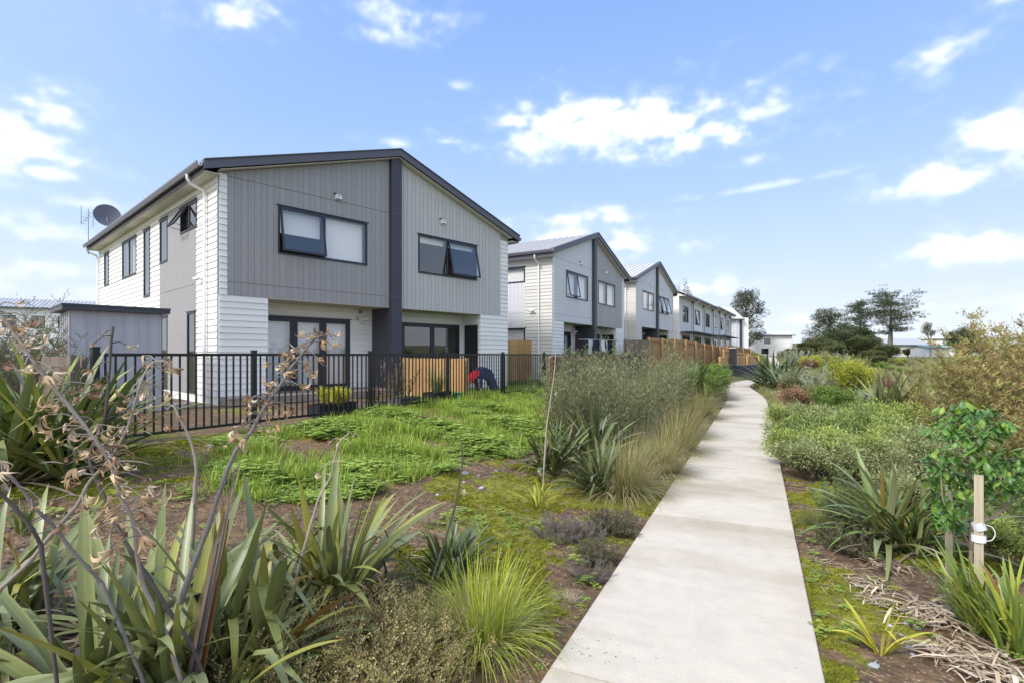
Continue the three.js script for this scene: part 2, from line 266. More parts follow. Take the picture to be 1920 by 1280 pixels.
// ---------------------------------------------------------------- houses
// in a house: x along the gable front, y up from the ground, z out of the front; turn.y carries it into the street
const WEDGE = (() => { const s = [[0, 0], [1, 0], [.22, 1], [0, 1]], g = new THREE.BufferGeometry(), p = []; const q = (a, b, c, d) => p.push(...a, ...b, ...c, ...a, ...c, ...d);
  const f = (x, k) => [x, s[k][1], s[k][0]];
  for (let k = 0; k < 4; k++) { const k2 = (k + 1) % 4; q(f(0, k), f(0, k2), f(1, k2), f(1, k)); }
  q(f(0, 3), f(0, 2), f(0, 1), f(0, 0)); q(f(1, 0), f(1, 1), f(1, 2), f(1, 3));
  g.setAttribute('position', new THREE.Float32BufferAttribute(p, 3)); g.computeVertexNormals(); const uv = []; for (let i = 0; i < p.length; i += 3) uv.push(p[i], p[i + 1]); g.setAttribute('uv', new THREE.Float32BufferAttribute(uv, 2));
  // make sure that the faces point outwards
  const n = g.attributes.normal; if (n.getY(0) > 0) { for (let i = 0; i < p.length; i += 9) for (let k = 0; k < 3; k++) { const t = p[i + 3 + k]; p[i + 3 + k] = p[i + 6 + k]; p[i + 6 + k] = t; } g.setAttribute('position', new THREE.Float32BufferAttribute(p, 3)); g.computeVertexNormals(); }
  return g; })();
function cut(r, holes) { let out = [r]; for (const h of holes) { const next = []; for (const q of out) { const [a0, a1, b0, b1] = q; if (h[0] >= a1 || h[1] <= a0 || h[2] >= b1 || h[3] <= b0) { next.push(q); continue; } if (h[2] > b0) next.push([a0, a1, b0, Math.min(b1, h[2])]); if (h[3] < b1) next.push([a0, a1, h[3], b1]); const m0 = Math.max(b0, h[2]), m1 = Math.min(b1, h[3]); if (h[0] > a0) next.push([a0, h[0], m0, m1]); if (h[1] < a1) next.push([h[1], a1, m0, m1]); } out = next; } return out.filter(q => q[1] - q[0] > .02 && q[3] - q[2] > .012); }
// a wall plane: origin [x, z], turn th: its own x runs along the wall, its own z points out of it
class Wall {
  constructor(house, x, z, th, merge) { this.h = house; this.o = [x, z]; this.th = th; this.c = Math.cos(th); this.s = Math.sin(th); this.merge = merge; }
  mesh(name, geo, mat, a, y, out) { const m = part(this.h, name, geo, mat); m.rotation.y = this.th; m.position.set(this.o[0] + this.c * a + this.s * out, y, this.o[1] - this.s * a + this.c * out); return m; }
  bucket(key, g, a, y, out) { const m = new THREE.Matrix4().makeRotationY(this.th); m.setPosition(this.o[0] + this.c * a + this.s * out, y, this.o[1] - this.s * a + this.c * out); g.applyMatrix4(m); (this.h.userData._b ??= {}); (this.h.userData._b[key] ??= []).push(g); }
  board(name, mats, a0, a1, y0, y1, geo, th, out, k) {
    if (this.merge) { const g = geo.clone(); g.scale(a1 - a0, y1 - y0, th); if (geo === BOX) { const gg = g.toNonIndexed(); gg.translate((a1 - a0) / 2, (y1 - y0) / 2, th / 2); this.bucket(name + '|' + (k % 2), gg, a0, y0, out); this.h.userData._m ??= {}; this.h.userData._m[name + '|' + (k % 2)] = mats[k % 2]; return; } this.bucket(name + '|' + (k % 2), g, a0, y0, out); this.h.userData._m ??= {}; this.h.userData._m[name + '|' + (k % 2)] = mats[k % 2]; return; }
    if (geo === BOX) { const m = this.mesh(name, BOX, mats[k % 2], (a0 + a1) / 2, (y0 + y1) / 2, out + th / 2); m.scale.set(a1 - a0, y1 - y0, th); return m; }
    const m = this.mesh(name, geo, mats[k % 2], a0, y0, out); m.scale.set(a1 - a0, y1 - y0, th); return m;
  }
  siding(mats, a0, a1, y0, y1, holes = [], pitch = .15, top = null) {
    const n = Math.round((y1 - y0) / pitch), p = (y1 - y0) / n;
    for (let k = 0; k < n; k++) { const b0 = y0 + k * p, b1 = b0 + p; for (const q of cut([a0, a1, b0, b1], holes)) this.board('weatherboard', mats, q[0], q[1], q[2], q[3] - .0015, WEDGE, .026, 0, (k * 7 + 3) % 5); }
  }
  vertical(mats, a0, a1, y0, topf, holes = [], pitch = .15, rows = [], gap = .009) {   // rows: heights of horizontal joints
    const n = Math.round((a1 - a0) / pitch), w = (a1 - a0) / n;
    for (let k = 0; k < n; k++) {
      const l = a0 + k * w + gap / 2, r = a0 + (k + 1) * w - gap / 2, tl = topf(l), tr = topf(r), ys = [y0, ...rows.filter(y => y > y0 && y < Math.max(tl, tr) - .03), 1e9];
      for (let q = 0; q < ys.length - 1; q++) {
        const b0 = ys[q] + (q ? .006 : 0), last = q === ys.length - 2, b1 = last ? Math.min(tl, tr) : ys[q + 1] - .006;
        if (!last && Math.min(tl, tr) < ys[q + 1]) { this.slant('cladding_board', mats, l, r, b0, Math.min(tl, ys[q + 1] - .006), Math.min(tr, ys[q + 1] - .006), k); continue; }
        if (last) { const hs = holes.filter(h => h[3] < b1 && h[2] > b0 - .5 && h[0] < r && h[1] > l); let s = b0; if (hs.length) { const ht = Math.max(...hs.map(h => h[3])); for (const c of cut([l, r, b0, ht], holes)) this.board('cladding_board', mats, c[0], c[1], c[2], c[3], BOX, .02, 0, (k * 3) % 4); s = ht; } this.slant('cladding_board', mats, l, r, s, tl, tr, k); }
        else for (const c of cut([l, r, b0, b1], holes)) this.board('cladding_board', mats, c[0], c[1], c[2], c[3], BOX, .02, 0, (k * 3) % 4);
      }
    }
  }
  slant(name, mats, l, r, y0, tl, tr, k) { if (Math.max(tl, tr) - y0 < .01) return; const w = r - l, A = [0, 0, 0], t = .02, h0 = Math.max(.002, tl - y0), h1 = Math.max(.002, tr - y0); const P = [[0, 0], [w, 0], [w, h1], [0, h0]], p = []; const f = (q, z) => [P[q][0], P[q][1], z], quad = (a, b, c, d) => p.push(...a, ...b, ...c, ...a, ...c, ...d); quad(f(0, t), f(1, t), f(2, t), f(3, t)); quad(f(1, 0), f(0, 0), f(3, 0), f(2, 0)); for (let q = 0; q < 4; q++) { const q2 = (q + 1) % 4; quad(f(q, 0), f(q2, 0), f(q2, t), f(q, t)); }
    const g = new THREE.BufferGeometry(); g.setAttribute('position', new THREE.Float32BufferAttribute(p, 3)); g.computeVertexNormals(); const uv = []; for (let i = 0; i < p.length; i += 3) uv.push(p[i], p[i + 1]); g.setAttribute('uv', new THREE.Float32BufferAttribute(uv, 2));
    if (this.merge) { this.bucket(name + '|' + (k % 2), g, l, y0, 0); this.h.userData._m ??= {}; this.h.userData._m[name + '|' + (k % 2)] = mats[k % 2]; return; } this.mesh(name, g, mats[k % 2], l, y0, 0); }
  core(name, mat, poly, holes, th = .14) { const s = new THREE.Shape(poly.map(p => new THREE.Vector2(p[0], p[1]))); for (const h of holes) s.holes.push(new THREE.Path([[h[0], h[2]], [h[1], h[2]], [h[1], h[3]], [h[0], h[3]]].map(p => new THREE.Vector2(p[0], p[1])))); const g = new THREE.ExtrudeGeometry(s, { depth: th, bevelEnabled: false }); return this.mesh(name, g, mat, 0, 0, -th - .001); }
  // window: hole [a0, a1, y0, y1]; sashes: list of [from, to, open angle in degrees, covering]
  window(hole, sashes, o = {}) {
    const [a0, a1, y0, y1] = hole, fw = o.fw ?? .045, g = [];
    g.push(bx(a0, a1, y1 - fw, y1, -.10, .035), bx(a0, a1, y0, y0 + fw, -.10, .04), bx(a0, a0 + fw, y0 + fw, y1 - fw, -.10, .035), bx(a1 - fw, a1, y0 + fw, y1 - fw, -.10, .035));
    for (const s of sashes.slice(1)) g.push(bx(s[0] - fw / 2, s[0] + fw / 2, y0 + fw, y1 - fw, -.10, .03));
    if (!o.noflash) g.push(bx(a0 - .05, a1 + .05, y1 + .001, y1 + .018, -.02, .055));
    const w = this.mesh(o.name ?? 'window', mergeGeometries(g.map(q => { q.deleteAttribute('uv'); return q; })), M.alu, 0, 0, 0);
    for (const [s0, s1, open, cover] of sashes) {
      const l = s0 + (s0 === a0 ? fw : fw / 2) + .002, r = s1 - (s1 === a1 ? fw : fw / 2) - .002, b = y0 + fw + .002, t = y1 - fw - .002, sw = o.sw ?? (open ? .045 : .012), zc = open ? .035 : .012;
      const piv = new THREE.Matrix4().makeTranslation((l + r) / 2, t, zc).multiply(new THREE.Matrix4().makeRotationX(-open * DEG)), hw = (r - l) / 2, hh = t - b;
      const sg = mergeGeometries([bx(-hw, hw, -sw, 0, -.02, .02), bx(-hw, hw, -hh, -hh + sw, -.02, .02), bx(-hw, -hw + sw, -hh + sw, -sw, -.02, .02), bx(hw - sw, hw, -hh + sw, -sw, -.02, .02)]); sg.applyMatrix4(piv); part(w, 'sash', sg, M.alu);
      const pg = bx(-hw + sw - .004, hw - sw + .004, -hh + sw - .004, -sw + .004, -.0005, .0005); const pl = new THREE.PlaneGeometry(2 * (hw - sw) + .006, hh - 2 * sw + .006); pl.translate(0, -hh / 2, 0); pl.applyMatrix4(piv); part(w, 'pane', pl, M.glass);
      if (cover === 'blind') part(w, 'blind', bx(l + .02, r - .02, b + .01, t - .02, -.135, -.13), M.blind);
      else if (typeof cover === 'number') part(w, 'blind', bx(l + .02, r - .02, lerp(t, b, cover), t - .01, -.135, -.13), M.blind);
      else if (cover === 'frost') part(w, 'blind', bx(l, r, b, t, -.135, -.13), M.frosted);
      if (open > 4) { const st = new MB(); for (const sx of [-1, 1]) st.tube([[(l + r) / 2 + sx * (hw - .03), b + .05, 0], [(l + r) / 2 + sx * (hw - .03), b + .09, Math.sin(open * DEG) * hh * .9]], .008, .008, 4); part(w, 'stay', st.geo(), M.alu); }
    }
    return w;
  }
  flush() {}
}
function flushMerged(h) { const b = h.userData._b; if (b) for (const k in b) { const m = part(h, k.split('|')[0], mergeGeometries(b[k].map(g => { for (const n of Object.keys(g.attributes)) if (!['position', 'normal', 'uv'].includes(n)) g.deleteAttribute(n); return g; })), h.userData._m[k]); m.userData.kind = 'stuff'; } delete h.userData._b; delete h.userData._m; }

function roofSheet(x0, y0, x1, y1, z0, z1, pitch = .36) {   // ribbed metal between two eave-to-ridge edges; the ribs run up the slope
  const mb = new MB(), n = Math.round((z1 - z0) / pitch), dx = x1 - x0, dy = y1 - y0, l = Math.hypot(dx, dy), nx = -dy / l * Math.sign(dx || 1), ny = Math.abs(dx) / l;
  const prof = [[0, 0], [.40, 0], [.45, .05], [.58, .05], [.63, 0], [1, 0]], rows = [];
  for (let k = 0; k < n; k++) for (const [t, h] of prof.slice(k ? 1 : 0)) { const z = lerp(z0, z1, (k + t) / n); rows.push([mb.v(x0 + nx * h, y0 + ny * h, z, [1, 1, 1]), mb.v(x1 + nx * h, y1 + ny * h, z, [1, 1, 1])]); }
  for (let k = 0; k < rows.length - 1; k++) { mb.t(rows[k][0], rows[k][1], rows[k + 1][1]); mb.t(rows[k][0], rows[k + 1][1], rows[k + 1][0]); }
  const g = mb.geo(false).toNonIndexed(); g.deleteAttribute('color'); g.computeVertexNormals(); return g;
}
function downpipe(h, x, z, top, bot, dirx, dirz) { const mb = new MB(); mb.tube([[x - dirx * .0 + dirx * .42, top + .0, z + dirz * .42], [x + dirx * .42, top - .1, z + dirz * .42], [x + dirx * .36, top - .2, z + dirz * .36], [x + dirx * .10, top - .30, z + dirz * .10], [x + dirx * .06, top - .42, z + dirz * .06], [x + dirx * .06, bot, z + dirz * .06]], .036, .036, 10); part(h, 'downpipe', mb.geo(), M.pvc); }

function duplex(o) {
  const W = o.W ?? 9.7, D = o.D ?? 13, h = thing('duplex_house', o.label, 'house', o.x, o.y, o.d, o.turn, 'two storey duplex houses along the path'), mg = !!o.merge;
  const mid = W / 2, RT = 7.12, slope = .325, under = (x) => RT - .2 - slope * Math.abs(x - mid), ov = 2.55, rec = .92, S = .21;
  const front = new Wall(h, 0, 0, 0, mg), left = new Wall(h, 0, 0, -Math.PI / 2, mg), right = new Wall(h, W, 0, Math.PI / 2, true), back = new Wall(h, W, -D, Math.PI, true), recess = new Wall(h, 0, -rec, 0, mg);
  // openings
  const wl = [1.37, 3.88, 3.67, 4.87], sh = W - 9.7, wr = [5.66 + sh, 8.13 + sh, 3.67, 4.87], dl = [1.36, 3.88, S, 2.18], dr = [5.71 + sh, 8.15 + sh, S, 2.18];
  const L = o.left.map(q => q.hole), eav = under(0);
  // structural walls
  const gable = [[0, ov], [W, ov], [W, under(W)], [mid, under(mid)], [0, under(0)]];
  front.core('wall', o.backL, gable, [wl, wr]);
  left.core('wall', o.backS, [[-D, 0], [-.14, 0], [-.14, eav], [-D, eav]], L);
  right.core('wall', o.backS, [[.14, 0], [D, 0], [D, eav], [.14, eav]], []);
  back.core('wall', o.backS, [[.14, 0], [W - .14, 0], [W - .14, under(.14)], [mid, under(mid)], [.14, under(.14)]], []);
  recess.core('wall', o.backS, [[.14, 0], [W - .14, 0], [W - .14, ov - .02], [.14, ov - .02]], [dl, dr], .12);
  boxPart(h, 'soffit', M.soffit, 1.12, W - 1.37, ov - .018, ov - .002, -rec + .001, .018);
  boxPart(h, 'floor_slab', M.floorIn, .15, W - .15, ov, ov + .25, -D + .15, -.15);
  boxPart(h, 'floor_slab', M.floorIn, .15, W - .15, .05, .2, -D + .15, -rec - .13);
  boxPart(h, 'party_wall', M.interior, mid - .1, mid + .1, .2, 5.4, -D + .15, -rec - .13);
  boxPart(h, 'inner_wall', M.interior, .15, mid - .1, ov + .25, 5.2, -4.6, -4.5); boxPart(h, 'inner_wall', M.interior, mid + .1, W - .15, ov + .25, 5.2, -4.6, -4.5);
  boxPart(h, 'inner_wall', M.interior, .15, mid - .1, .2, 2.5, -6.6, -6.5); boxPart(h, 'inner_wall', M.interior, mid + .1, W - .15, .2, 2.5, -6.6, -6.5);
  boxPart(h, 'ceiling', M.interior, .15, W - .15, 5.22, 5.25, -D + .15, -.15);
  // ground-floor blocks either side of the recess
  for (const [a, b] of [[0, 1.12], [W - 1.37, W]]) boxPart(h, 'wall', o.backS, a + .004, b - .004, 0, ov - .003, -rec, -.002);
  front.siding(o.sideF, .03, 1.13, S, ov, []); front.siding(o.sideF, W - 1.385, W - .02, S, ov, []);
  front.siding(o.sideF, .03, .2, ov, 5.34, []); front.siding(o.sideF, W - .4, W - .02, ov, 5.25, []);
  { const bl = new Wall(h, W - 1.37, 0, -Math.PI / 2, mg); bl.siding(o.sideF, -rec + .02, -.0, S, ov, [[-.80, -.12, S, 2.2]]); bl.board('dark_door', [M.darkDoor, M.darkDoor], -.79, -.13, S, 2.18, BOX, .03, 0, 0); }
  recess.siding(o.sideF, 1.13, mid - .22, S, ov - .02, [dl]); recess.siding(o.sideF, mid + .14, W - 1.39, S, ov - .02, [dr]);
  // upper cladding
  const lowT = (x) => under(x) - .004;
  front.vertical(o.clL, .2, mid - .235, ov, lowT, [wl], o.pitchL ?? .15, [2.86, 5.30], .006);
  front.vertical(o.clR, mid + .125, W - .4, ov, lowT, [wr], o.pitchR ?? .15, o.rowsR ?? []);
  // blade wall at the party line
  const bg = new THREE.Shape([[mid - .23, 0], [mid + .12, 0], [mid + .12, under(mid + .12) - .002], [mid, under(mid) - .002], [mid - .23, under(mid - .23) - .002]].map(p => new THREE.Vector2(...p)));
  const blade = part(h, 'blade_wall', boxUV(new THREE.ExtrudeGeometry(bg, { depth: .13, bevelEnabled: false })), M.blade); blade.position.z = .022;
  boxPart(h, 'blade_wall', M.blade, mid - .23, mid + .12, 0, ov - .022, -rec + .028, .021);
  for (const y of [2.86, 5.30]) boxPart(h, 'joint_flashing', M.gutter, mid - .232, mid + .122, y - .006, y + .006, .1, .155);
  // windows
  const wv = o.front; front.window(wl, [[wl[0], 2.59, wv[0], wv[1]], [2.59, wl[1], wv[2], wv[3]]]); front.window(wr, [[wr[0], 6.83 + sh, wv[4], wv[5]], [6.83 + sh, wr[1], wv[6], wv[7]]]);
  recess.window(dl, [[dl[0], 2.2, 0, 'frost'], [2.2, 3.04, 0, 'frost'], [3.04, dl[1], 0, 'frost']], { name: 'bifold_door', fw: .06, sw: .07 });
  recess.window(dr, [[dr[0], 6.95 + sh, 0, null], [6.95 + sh, dr[1], 0, null]], { name: 'sliding_door', fw: .06, sw: .05 });
  // side wall
  const pan = o.panel;   // [a0, a1] of the vertical panel on the side
  left.siding(o.side, -D + .02, -pan[1], S, 5.1, L); left.siding(o.side, -pan[0], -.0, S, 5.1, L);
  left.vertical(o.clS, -pan[1] + .004, -pan[0] - .004, S, () => 5.1, L, .10, [2.91], .008);
  left.board('frieze_board', o.side, -D, 0, 5.102, 5.24, BOX, .03, 0, 0);
  for (const q of o.left) left.window(q.hole, q.sashes, q.o);
  // roof
  const eX = .36, rk = .26, eY = RT - slope * (mid + eX), ridge = RT;
  const roof = part(h, 'roof', roofSheet(-eX, eY, mid, ridge, -D - .2, rk - .06), M.roof); part(roof, 'roof_sheet', roofSheet(W + eX, eY, mid, ridge, -D - .2, rk - .06), M.roof);
  { const g = []; for (const sg of [-1, 1]) { const x0 = mid, x1 = mid + sg * (mid + eX), s = new THREE.Shape([[x0, ridge + .045], [x1, eY + .045], [x1, eY - .15], [x0, ridge - .15]].map(p => new THREE.Vector2(...p))); g.push(new THREE.ExtrudeGeometry(s, { depth: .05, bevelEnabled: false }).translate(0, 0, rk - .05)); const c = new THREE.Shape([[x0, ridge + .07], [x1, eY + .07], [x1, eY + .048], [x0, ridge + .048]].map(p => new THREE.Vector2(...p))); g.push(new THREE.ExtrudeGeometry(c, { depth: .20, bevelEnabled: false }).translate(0, 0, rk - .17)); }
    part(roof, 'barge_board', boxUV(mergeGeometries(g.map(q => q.index ? q.toNonIndexed() : q))), M.fascia); }
  { const g = []; for (const sg of [-1, 1]) { const x0 = mid, x1 = mid + sg * (mid + .02), yv = (x) => RT - .19 - slope * Math.abs(x - mid); const s = new THREE.Shape([[x0, yv(x0)], [x1, yv(x1)], [x1, yv(x1) + .015], [x0, yv(x0) + .015]].map(p => new THREE.Vector2(...p))); g.push(new THREE.ExtrudeGeometry(s, { depth: rk - .05, bevelEnabled: false })); } part(roof, 'rake_soffit', boxUV(mergeGeometries(g.map(q => q.index ? q.toNonIndexed() : q))), M.soffitWhite); }
  { // a closed roof deck beneath the metal keeps the attic dark
    const g = []; for (const sg of [-1, 1]) { const x1 = mid + sg * (mid + eX - .03), s = new THREE.Shape([[mid, ridge - .03], [x1, eY - .02], [x1, eY - .05], [mid, ridge - .06]].map(p => new THREE.Vector2(...p))); g.push(new THREE.ExtrudeGeometry(s, { depth: D + .34, bevelEnabled: false }).translate(0, 0, -D - .15)); } part(roof, 'roof_deck', boxUV(mergeGeometries(g.map(q => q.index ? q.toNonIndexed() : q))), M.floorIn); }
  for (const sg of [-1, 1]) {
    const xw = sg < 0 ? 0 : W, xo = xw + sg * eX;
    boxPart(h, 'eave_soffit', M.soffitWhite, Math.min(xw, xo) + (sg < 0 ? .03 : 0), Math.max(xw, xo) - (sg > 0 ? .03 : 0), 5.243, 5.255, -D - .15, rk - .06);
    boxPart(h, 'fascia', M.fascia, Math.min(xo, xo - sg * .025), Math.max(xo, xo - sg * .025), 5.22, eY - .03, -D - .2, rk - .06);
    const gs = new THREE.Shape(); const s = sg; gs.moveTo(0, 0); gs.lineTo(s * .02, -.10); gs.lineTo(s * .10, -.115); gs.lineTo(s * .135, -.03); gs.lineTo(s * .135, .01); gs.lineTo(s * .12, .01); gs.lineTo(s * .118, -.025); gs.lineTo(s * .09, -.10); gs.lineTo(s * .03, -.088); gs.lineTo(s * .012, 0); gs.closePath();
    const gu = part(h, 'gutter', boxUV(new THREE.ExtrudeGeometry(gs, { depth: D + .42, bevelEnabled: false })), M.gutter); gu.position.set(xo + sg * .002, eY + .0, -D - .2);
  }
  downpipe(h, -.02, -.62, 5.33, .0, -1, 0); downpipe(h, -.02, -D + .12, 5.33, .0, -1, 0); downpipe(h, W + .02, -.7, 5.33, 0, 1, 0);
  // wall vents over the upper windows
  for (const x of [2.98, 6.62 + sh]) { const v = part(h, 'wall_vent', mergeGeometries([bx(-.075, .075, -.08, .05, .02, .05), bx(-.07, .07, -.075, -.055, .05, .14), bx(-.07, -.055, -.055, .04, .05, .12), bx(.055, .07, -.055, .04, .05, .12), bx(-.07, .07, .03, .05, .05, .10)]), M.pvc); v.position.set(x, 5.42, 0); boxPart(h, 'vent_flashing', M.alu, x - .13, x + .13, 5.475, 5.49, .015, .075); }
  // stray light and camera beneath the overhang
  { const mb = new MB(); mb.tube([[0, 0, .0], [0, 0, .06]], .05, .05, 10); mb.tube([[0, 0, .05], [-.16, .05, .12]], .015, .05, 8); mb.tube([[0, 0, .05], [.16, .05, .12]], .015, .05, 8); mb.tube([[0, -.03, .05], [0, -.09, .11]], .03, .035, 8); const l = part(h, 'sensor_light', mb.geo(), M.pvc); l.position.set(4.25, 2.2, -rec + .025); }
  { const mb = new MB(); mb.tube([[0, 0, 0], [0, .02, .05], [0, -.02, .09]], .05, .045, 10); const l = part(h, 'wall_lamp', mb.geo(), M.steel); l.position.set(4.2, 2.43, -rec + .025); }
  { const mb = new MB(); mb.tube([[0, 0, 0], [-.1, 0, 0]], .045, .04, 8); mb.tube([[-.07, 0, 0], [-.15, -.02, .12]], .03, .05, 8); mb.tube([[-.07, 0, 0], [-.15, -.02, -.12]], .03, .05, 8); const l = part(h, 'sensor_light', mb.geo(), M.pvc); l.position.set(-.02, 3.0, -.95); }
  flushMerged(h);
  return h;
}
const SIDE1 = [
  { hole: [-12.0, -11.2, 3.75, 4.99], sashes: [[-12.0, -11.2, 0, 'blind']] },
  { hole: [-9.1, -7.22, 3.75, 4.99], sashes: [[-9.1, -8.16, 0, 'blind'], [-8.16, -7.22, 0, 'blind']] },
  { hole: [-6.3, -5.6, 2.92, 4.99], sashes: [[-6.3, -5.6, 0, .86]] },
  { hole: [-4.55, -3.82, 3.75, 4.99], sashes: [[-4.55, -3.82, 0, 'blind']] },
  { hole: [-2.66, -1.36, 4.31, 4.99], sashes: [[-2.66, -1.98, 32, null], [-1.98, -1.36, 0, 'blind']] },
  { hole: [-2.1, -1.48, .22, 2.24], sashes: [[-2.1, -1.48, 0, null]] },
  { hole: [-4.55, -3.82, .22, 2.24], sashes: [[-4.55, -3.82, 0, null]] },
];
const SIDE2 = [
  { hole: [-4.0, -1.32, 4.26, 4.95], sashes: [[-4.0, -2.66, 0, 'blind'], [-2.66, -1.32, 0, 'blind']] },
  { hole: [-4.0, -1.32, 1.45, 2.24], sashes: [[-4.0, -2.66, 0, 'blind'], [-2.66, -1.32, 0, 'blind']] },
];
duplex({ x: -6.74, d: 12.2, y: .52, turn: 47.2 * DEG, label: 'two storey duplex with dark and light grey gable halves and white weatherboard side', side: [M.white, M.white2], sideF: [M.white, M.white2], backS: M.whiteBack, backL: M.groove, clL: [M.greyDark, M.greyDark2], clR: [M.greyLight, M.greyLight2], clS: [M.greyDark2, M.greyDark], left: SIDE1, panel: [1.42, 4.58], front: [9, .55, 0, 'blind', 0, .16, 12, .16] });
duplex({ x: 1.72, d: 22.8, y: .60, turn: 59.25 * DEG, W: 9.3, label: 'second duplex along the path, cream weatherboard side, pale and mid grey gable', side: [M.cream, M.cream2], sideF: [M.white2, M.white], backS: M.creamBack, backL: M.grooveL, clL: [M.pale, M.pale2], clR: [M.mid, M.mid2], clS: [M.pale, M.pale2], left: SIDE2, panel: [1.32, 4.02], front: [9, 'blind', 0, 'blind', 0, 'blind', 0, 'blind'], pitchR: .6 });
duplex({ x: 7.70, d: 33.1, y: .92, turn: 59.25 * DEG, W: 9.2, label: 'third duplex along the path, cream side, smaller gable beyond the brown timber fence', side: [M.cream, M.cream2], sideF: [M.white2, M.white], backS: M.creamBack, backL: M.grooveL, clL: [M.pale, M.pale2], clR: [M.mid, M.mid2], clS: [M.pale, M.pale2], left: SIDE2, panel: [1.32, 4.02], front: [0, 'blind', 0, 'blind', 14, 'blind', 14, 'blind'], merge: true, pitchR: .6 });

// ---------------------------------------------------------------- row houses and far buildings
function rowHouse(o) {   // eaves towards the path; x along the front
  const { L, n } = o, h = thing('row_house', o.label, 'house', o.x, o.y, o.d, o.turn, 'row houses beyond the gabled duplexes'), H = 5.35, D = 8, front = new Wall(h, 0, 0, 0, true), left = new Wall(h, 0, 0, -Math.PI / 2, true);
  const bay = L / n, holes = [], low = [];
  for (let k = 0; k < n; k++) { holes.push([k * bay + bay * .25, k * bay + bay * .68, 3.3, 4.6]); low.push([k * bay + bay * .2, k * bay + bay * .8, .2, 2.2]); }
  front.core('wall', M.whiteBack, [[0, 0], [L, 0], [L, H], [0, H]], [...holes, ...low]); left.core('wall', M.whiteBack, [[-D, 0], [-.15, 0], [-.15, H], [-D, H]], []);
  boxPart(h, 'wall', M.whiteBack, L - .14, L, 0, H, -D, -.145); boxPart(h, 'wall', M.whiteBack, .15, L - .145, 0, H, -D, -D + .14); boxPart(h, 'floor_slab', M.floorIn, .16, L - .16, 2.5, 2.7, -D + .15, -.15);
  for (let k = 0; k < n; k++) {
    const a = k * bay + .12, b = (k + 1) * bay - .12;
    if (k % 2 === 0) front.vertical([M.pale, M.pale2], a, b, 2.6, () => H - .1, [holes[k]], .15); else front.siding([M.white, M.white2], a, b, 2.6, H - .1, [holes[k]]);
    front.siding([M.white, M.white2], a, b, .2, 2.6, [low[k]]);
    const m = (holes[k][0] + holes[k][1]) / 2; front.window(holes[k], [[holes[k][0], m, k === 1 ? 10 : 0, 'blind'], [m, holes[k][1], 0, 'blind']]);
    const m2 = (low[k][0] + low[k][1]) / 2; front.window(low[k], [[low[k][0], m2, 0, null], [m2, low[k][1], 0, null]], { name: 'sliding_door', fw: .06 });
    boxPart(h, 'blade_wall', M.blade, b + .0, b + .22, 0, H - .02, .001, .14);
    const c = part(h, 'door_canopy', bx(a + .2, b - .2, 2.42, 2.48, .03, 1.2), M.fascia);
  }
  left.siding([M.white, M.white2], -D, 0, .2, H - .1, []);
  const e = .6, RY = H + 2.1; const roof = part(h, 'roof', (() => { const g = []; for (const [z0, y0] of [[e, H + .05], [-D - e, H + .05]]) { const s = roofSheet(z0, y0, -D / 2, RY, -L - .3, .3, .25); s.rotateY(-Math.PI / 2); s.scale(1, 1, 1); g.push(s); } return mergeGeometries(g); })(), M.roof);
  // roofSheet runs its ribs along x: turned here so that they run from eave to ridge over z
  roof.scale.z = 1;
  part(h, 'fascia', mergeGeometries([bx(-.3, L + .3, H - .12, H + .05, e - .03, e), bx(-.3, L + .3, H - .12, H + .05, -D - e, -D - e + .03)]), M.fascia);
  part(h, 'gutter', bx(-.3, L + .3, H - .06, H + .07, e + .002, e + .12), M.gutter);
  part(h, 'eave_soffit', bx(-.3, L + .3, H - .1, H - .085, .03, e - .03), M.soffitWhite);
  { const g = []; for (const x of [0.02, L - .16]) { const s = new THREE.Shape([[e, H - .1], [-D - e, H - .1], [-D / 2, RY - .04]].map(p => new THREE.Vector2(...p))); const q = new THREE.ExtrudeGeometry(s, { depth: .14, bevelEnabled: false }); q.rotateY(-Math.PI / 2); q.translate(x + .14, 0, 0); g.push(q); } part(h, 'gable_end', mergeGeometries(g), M.whiteBack); }
  for (let k = 0; k < n; k++) { const mb = new MB(), x = (k + 1) * bay - .2; mb.tube([[x, H - .06, e + .06], [x, H - .2, e + .0], [x, H - .35, .12], [x, H - .5, .08], [x, 0, .08]], .04, .04, 8); part(h, 'downpipe', mb.geo(), M.pvc); }
  flushMerged(h); return h;
}
rowHouse({ x: 13.35, d: 42.6, y: 1.05, turn: 59.6 * DEG, L: 14.5, n: 3, label: 'white row house of three bays with dark blade walls beside the third duplex' });
rowHouse({ x: 21.1, d: 56.2, y: 1.25, turn: 60.5 * DEG, L: 14, n: 3, label: 'farther white row house, hardly seen past the first row house' });
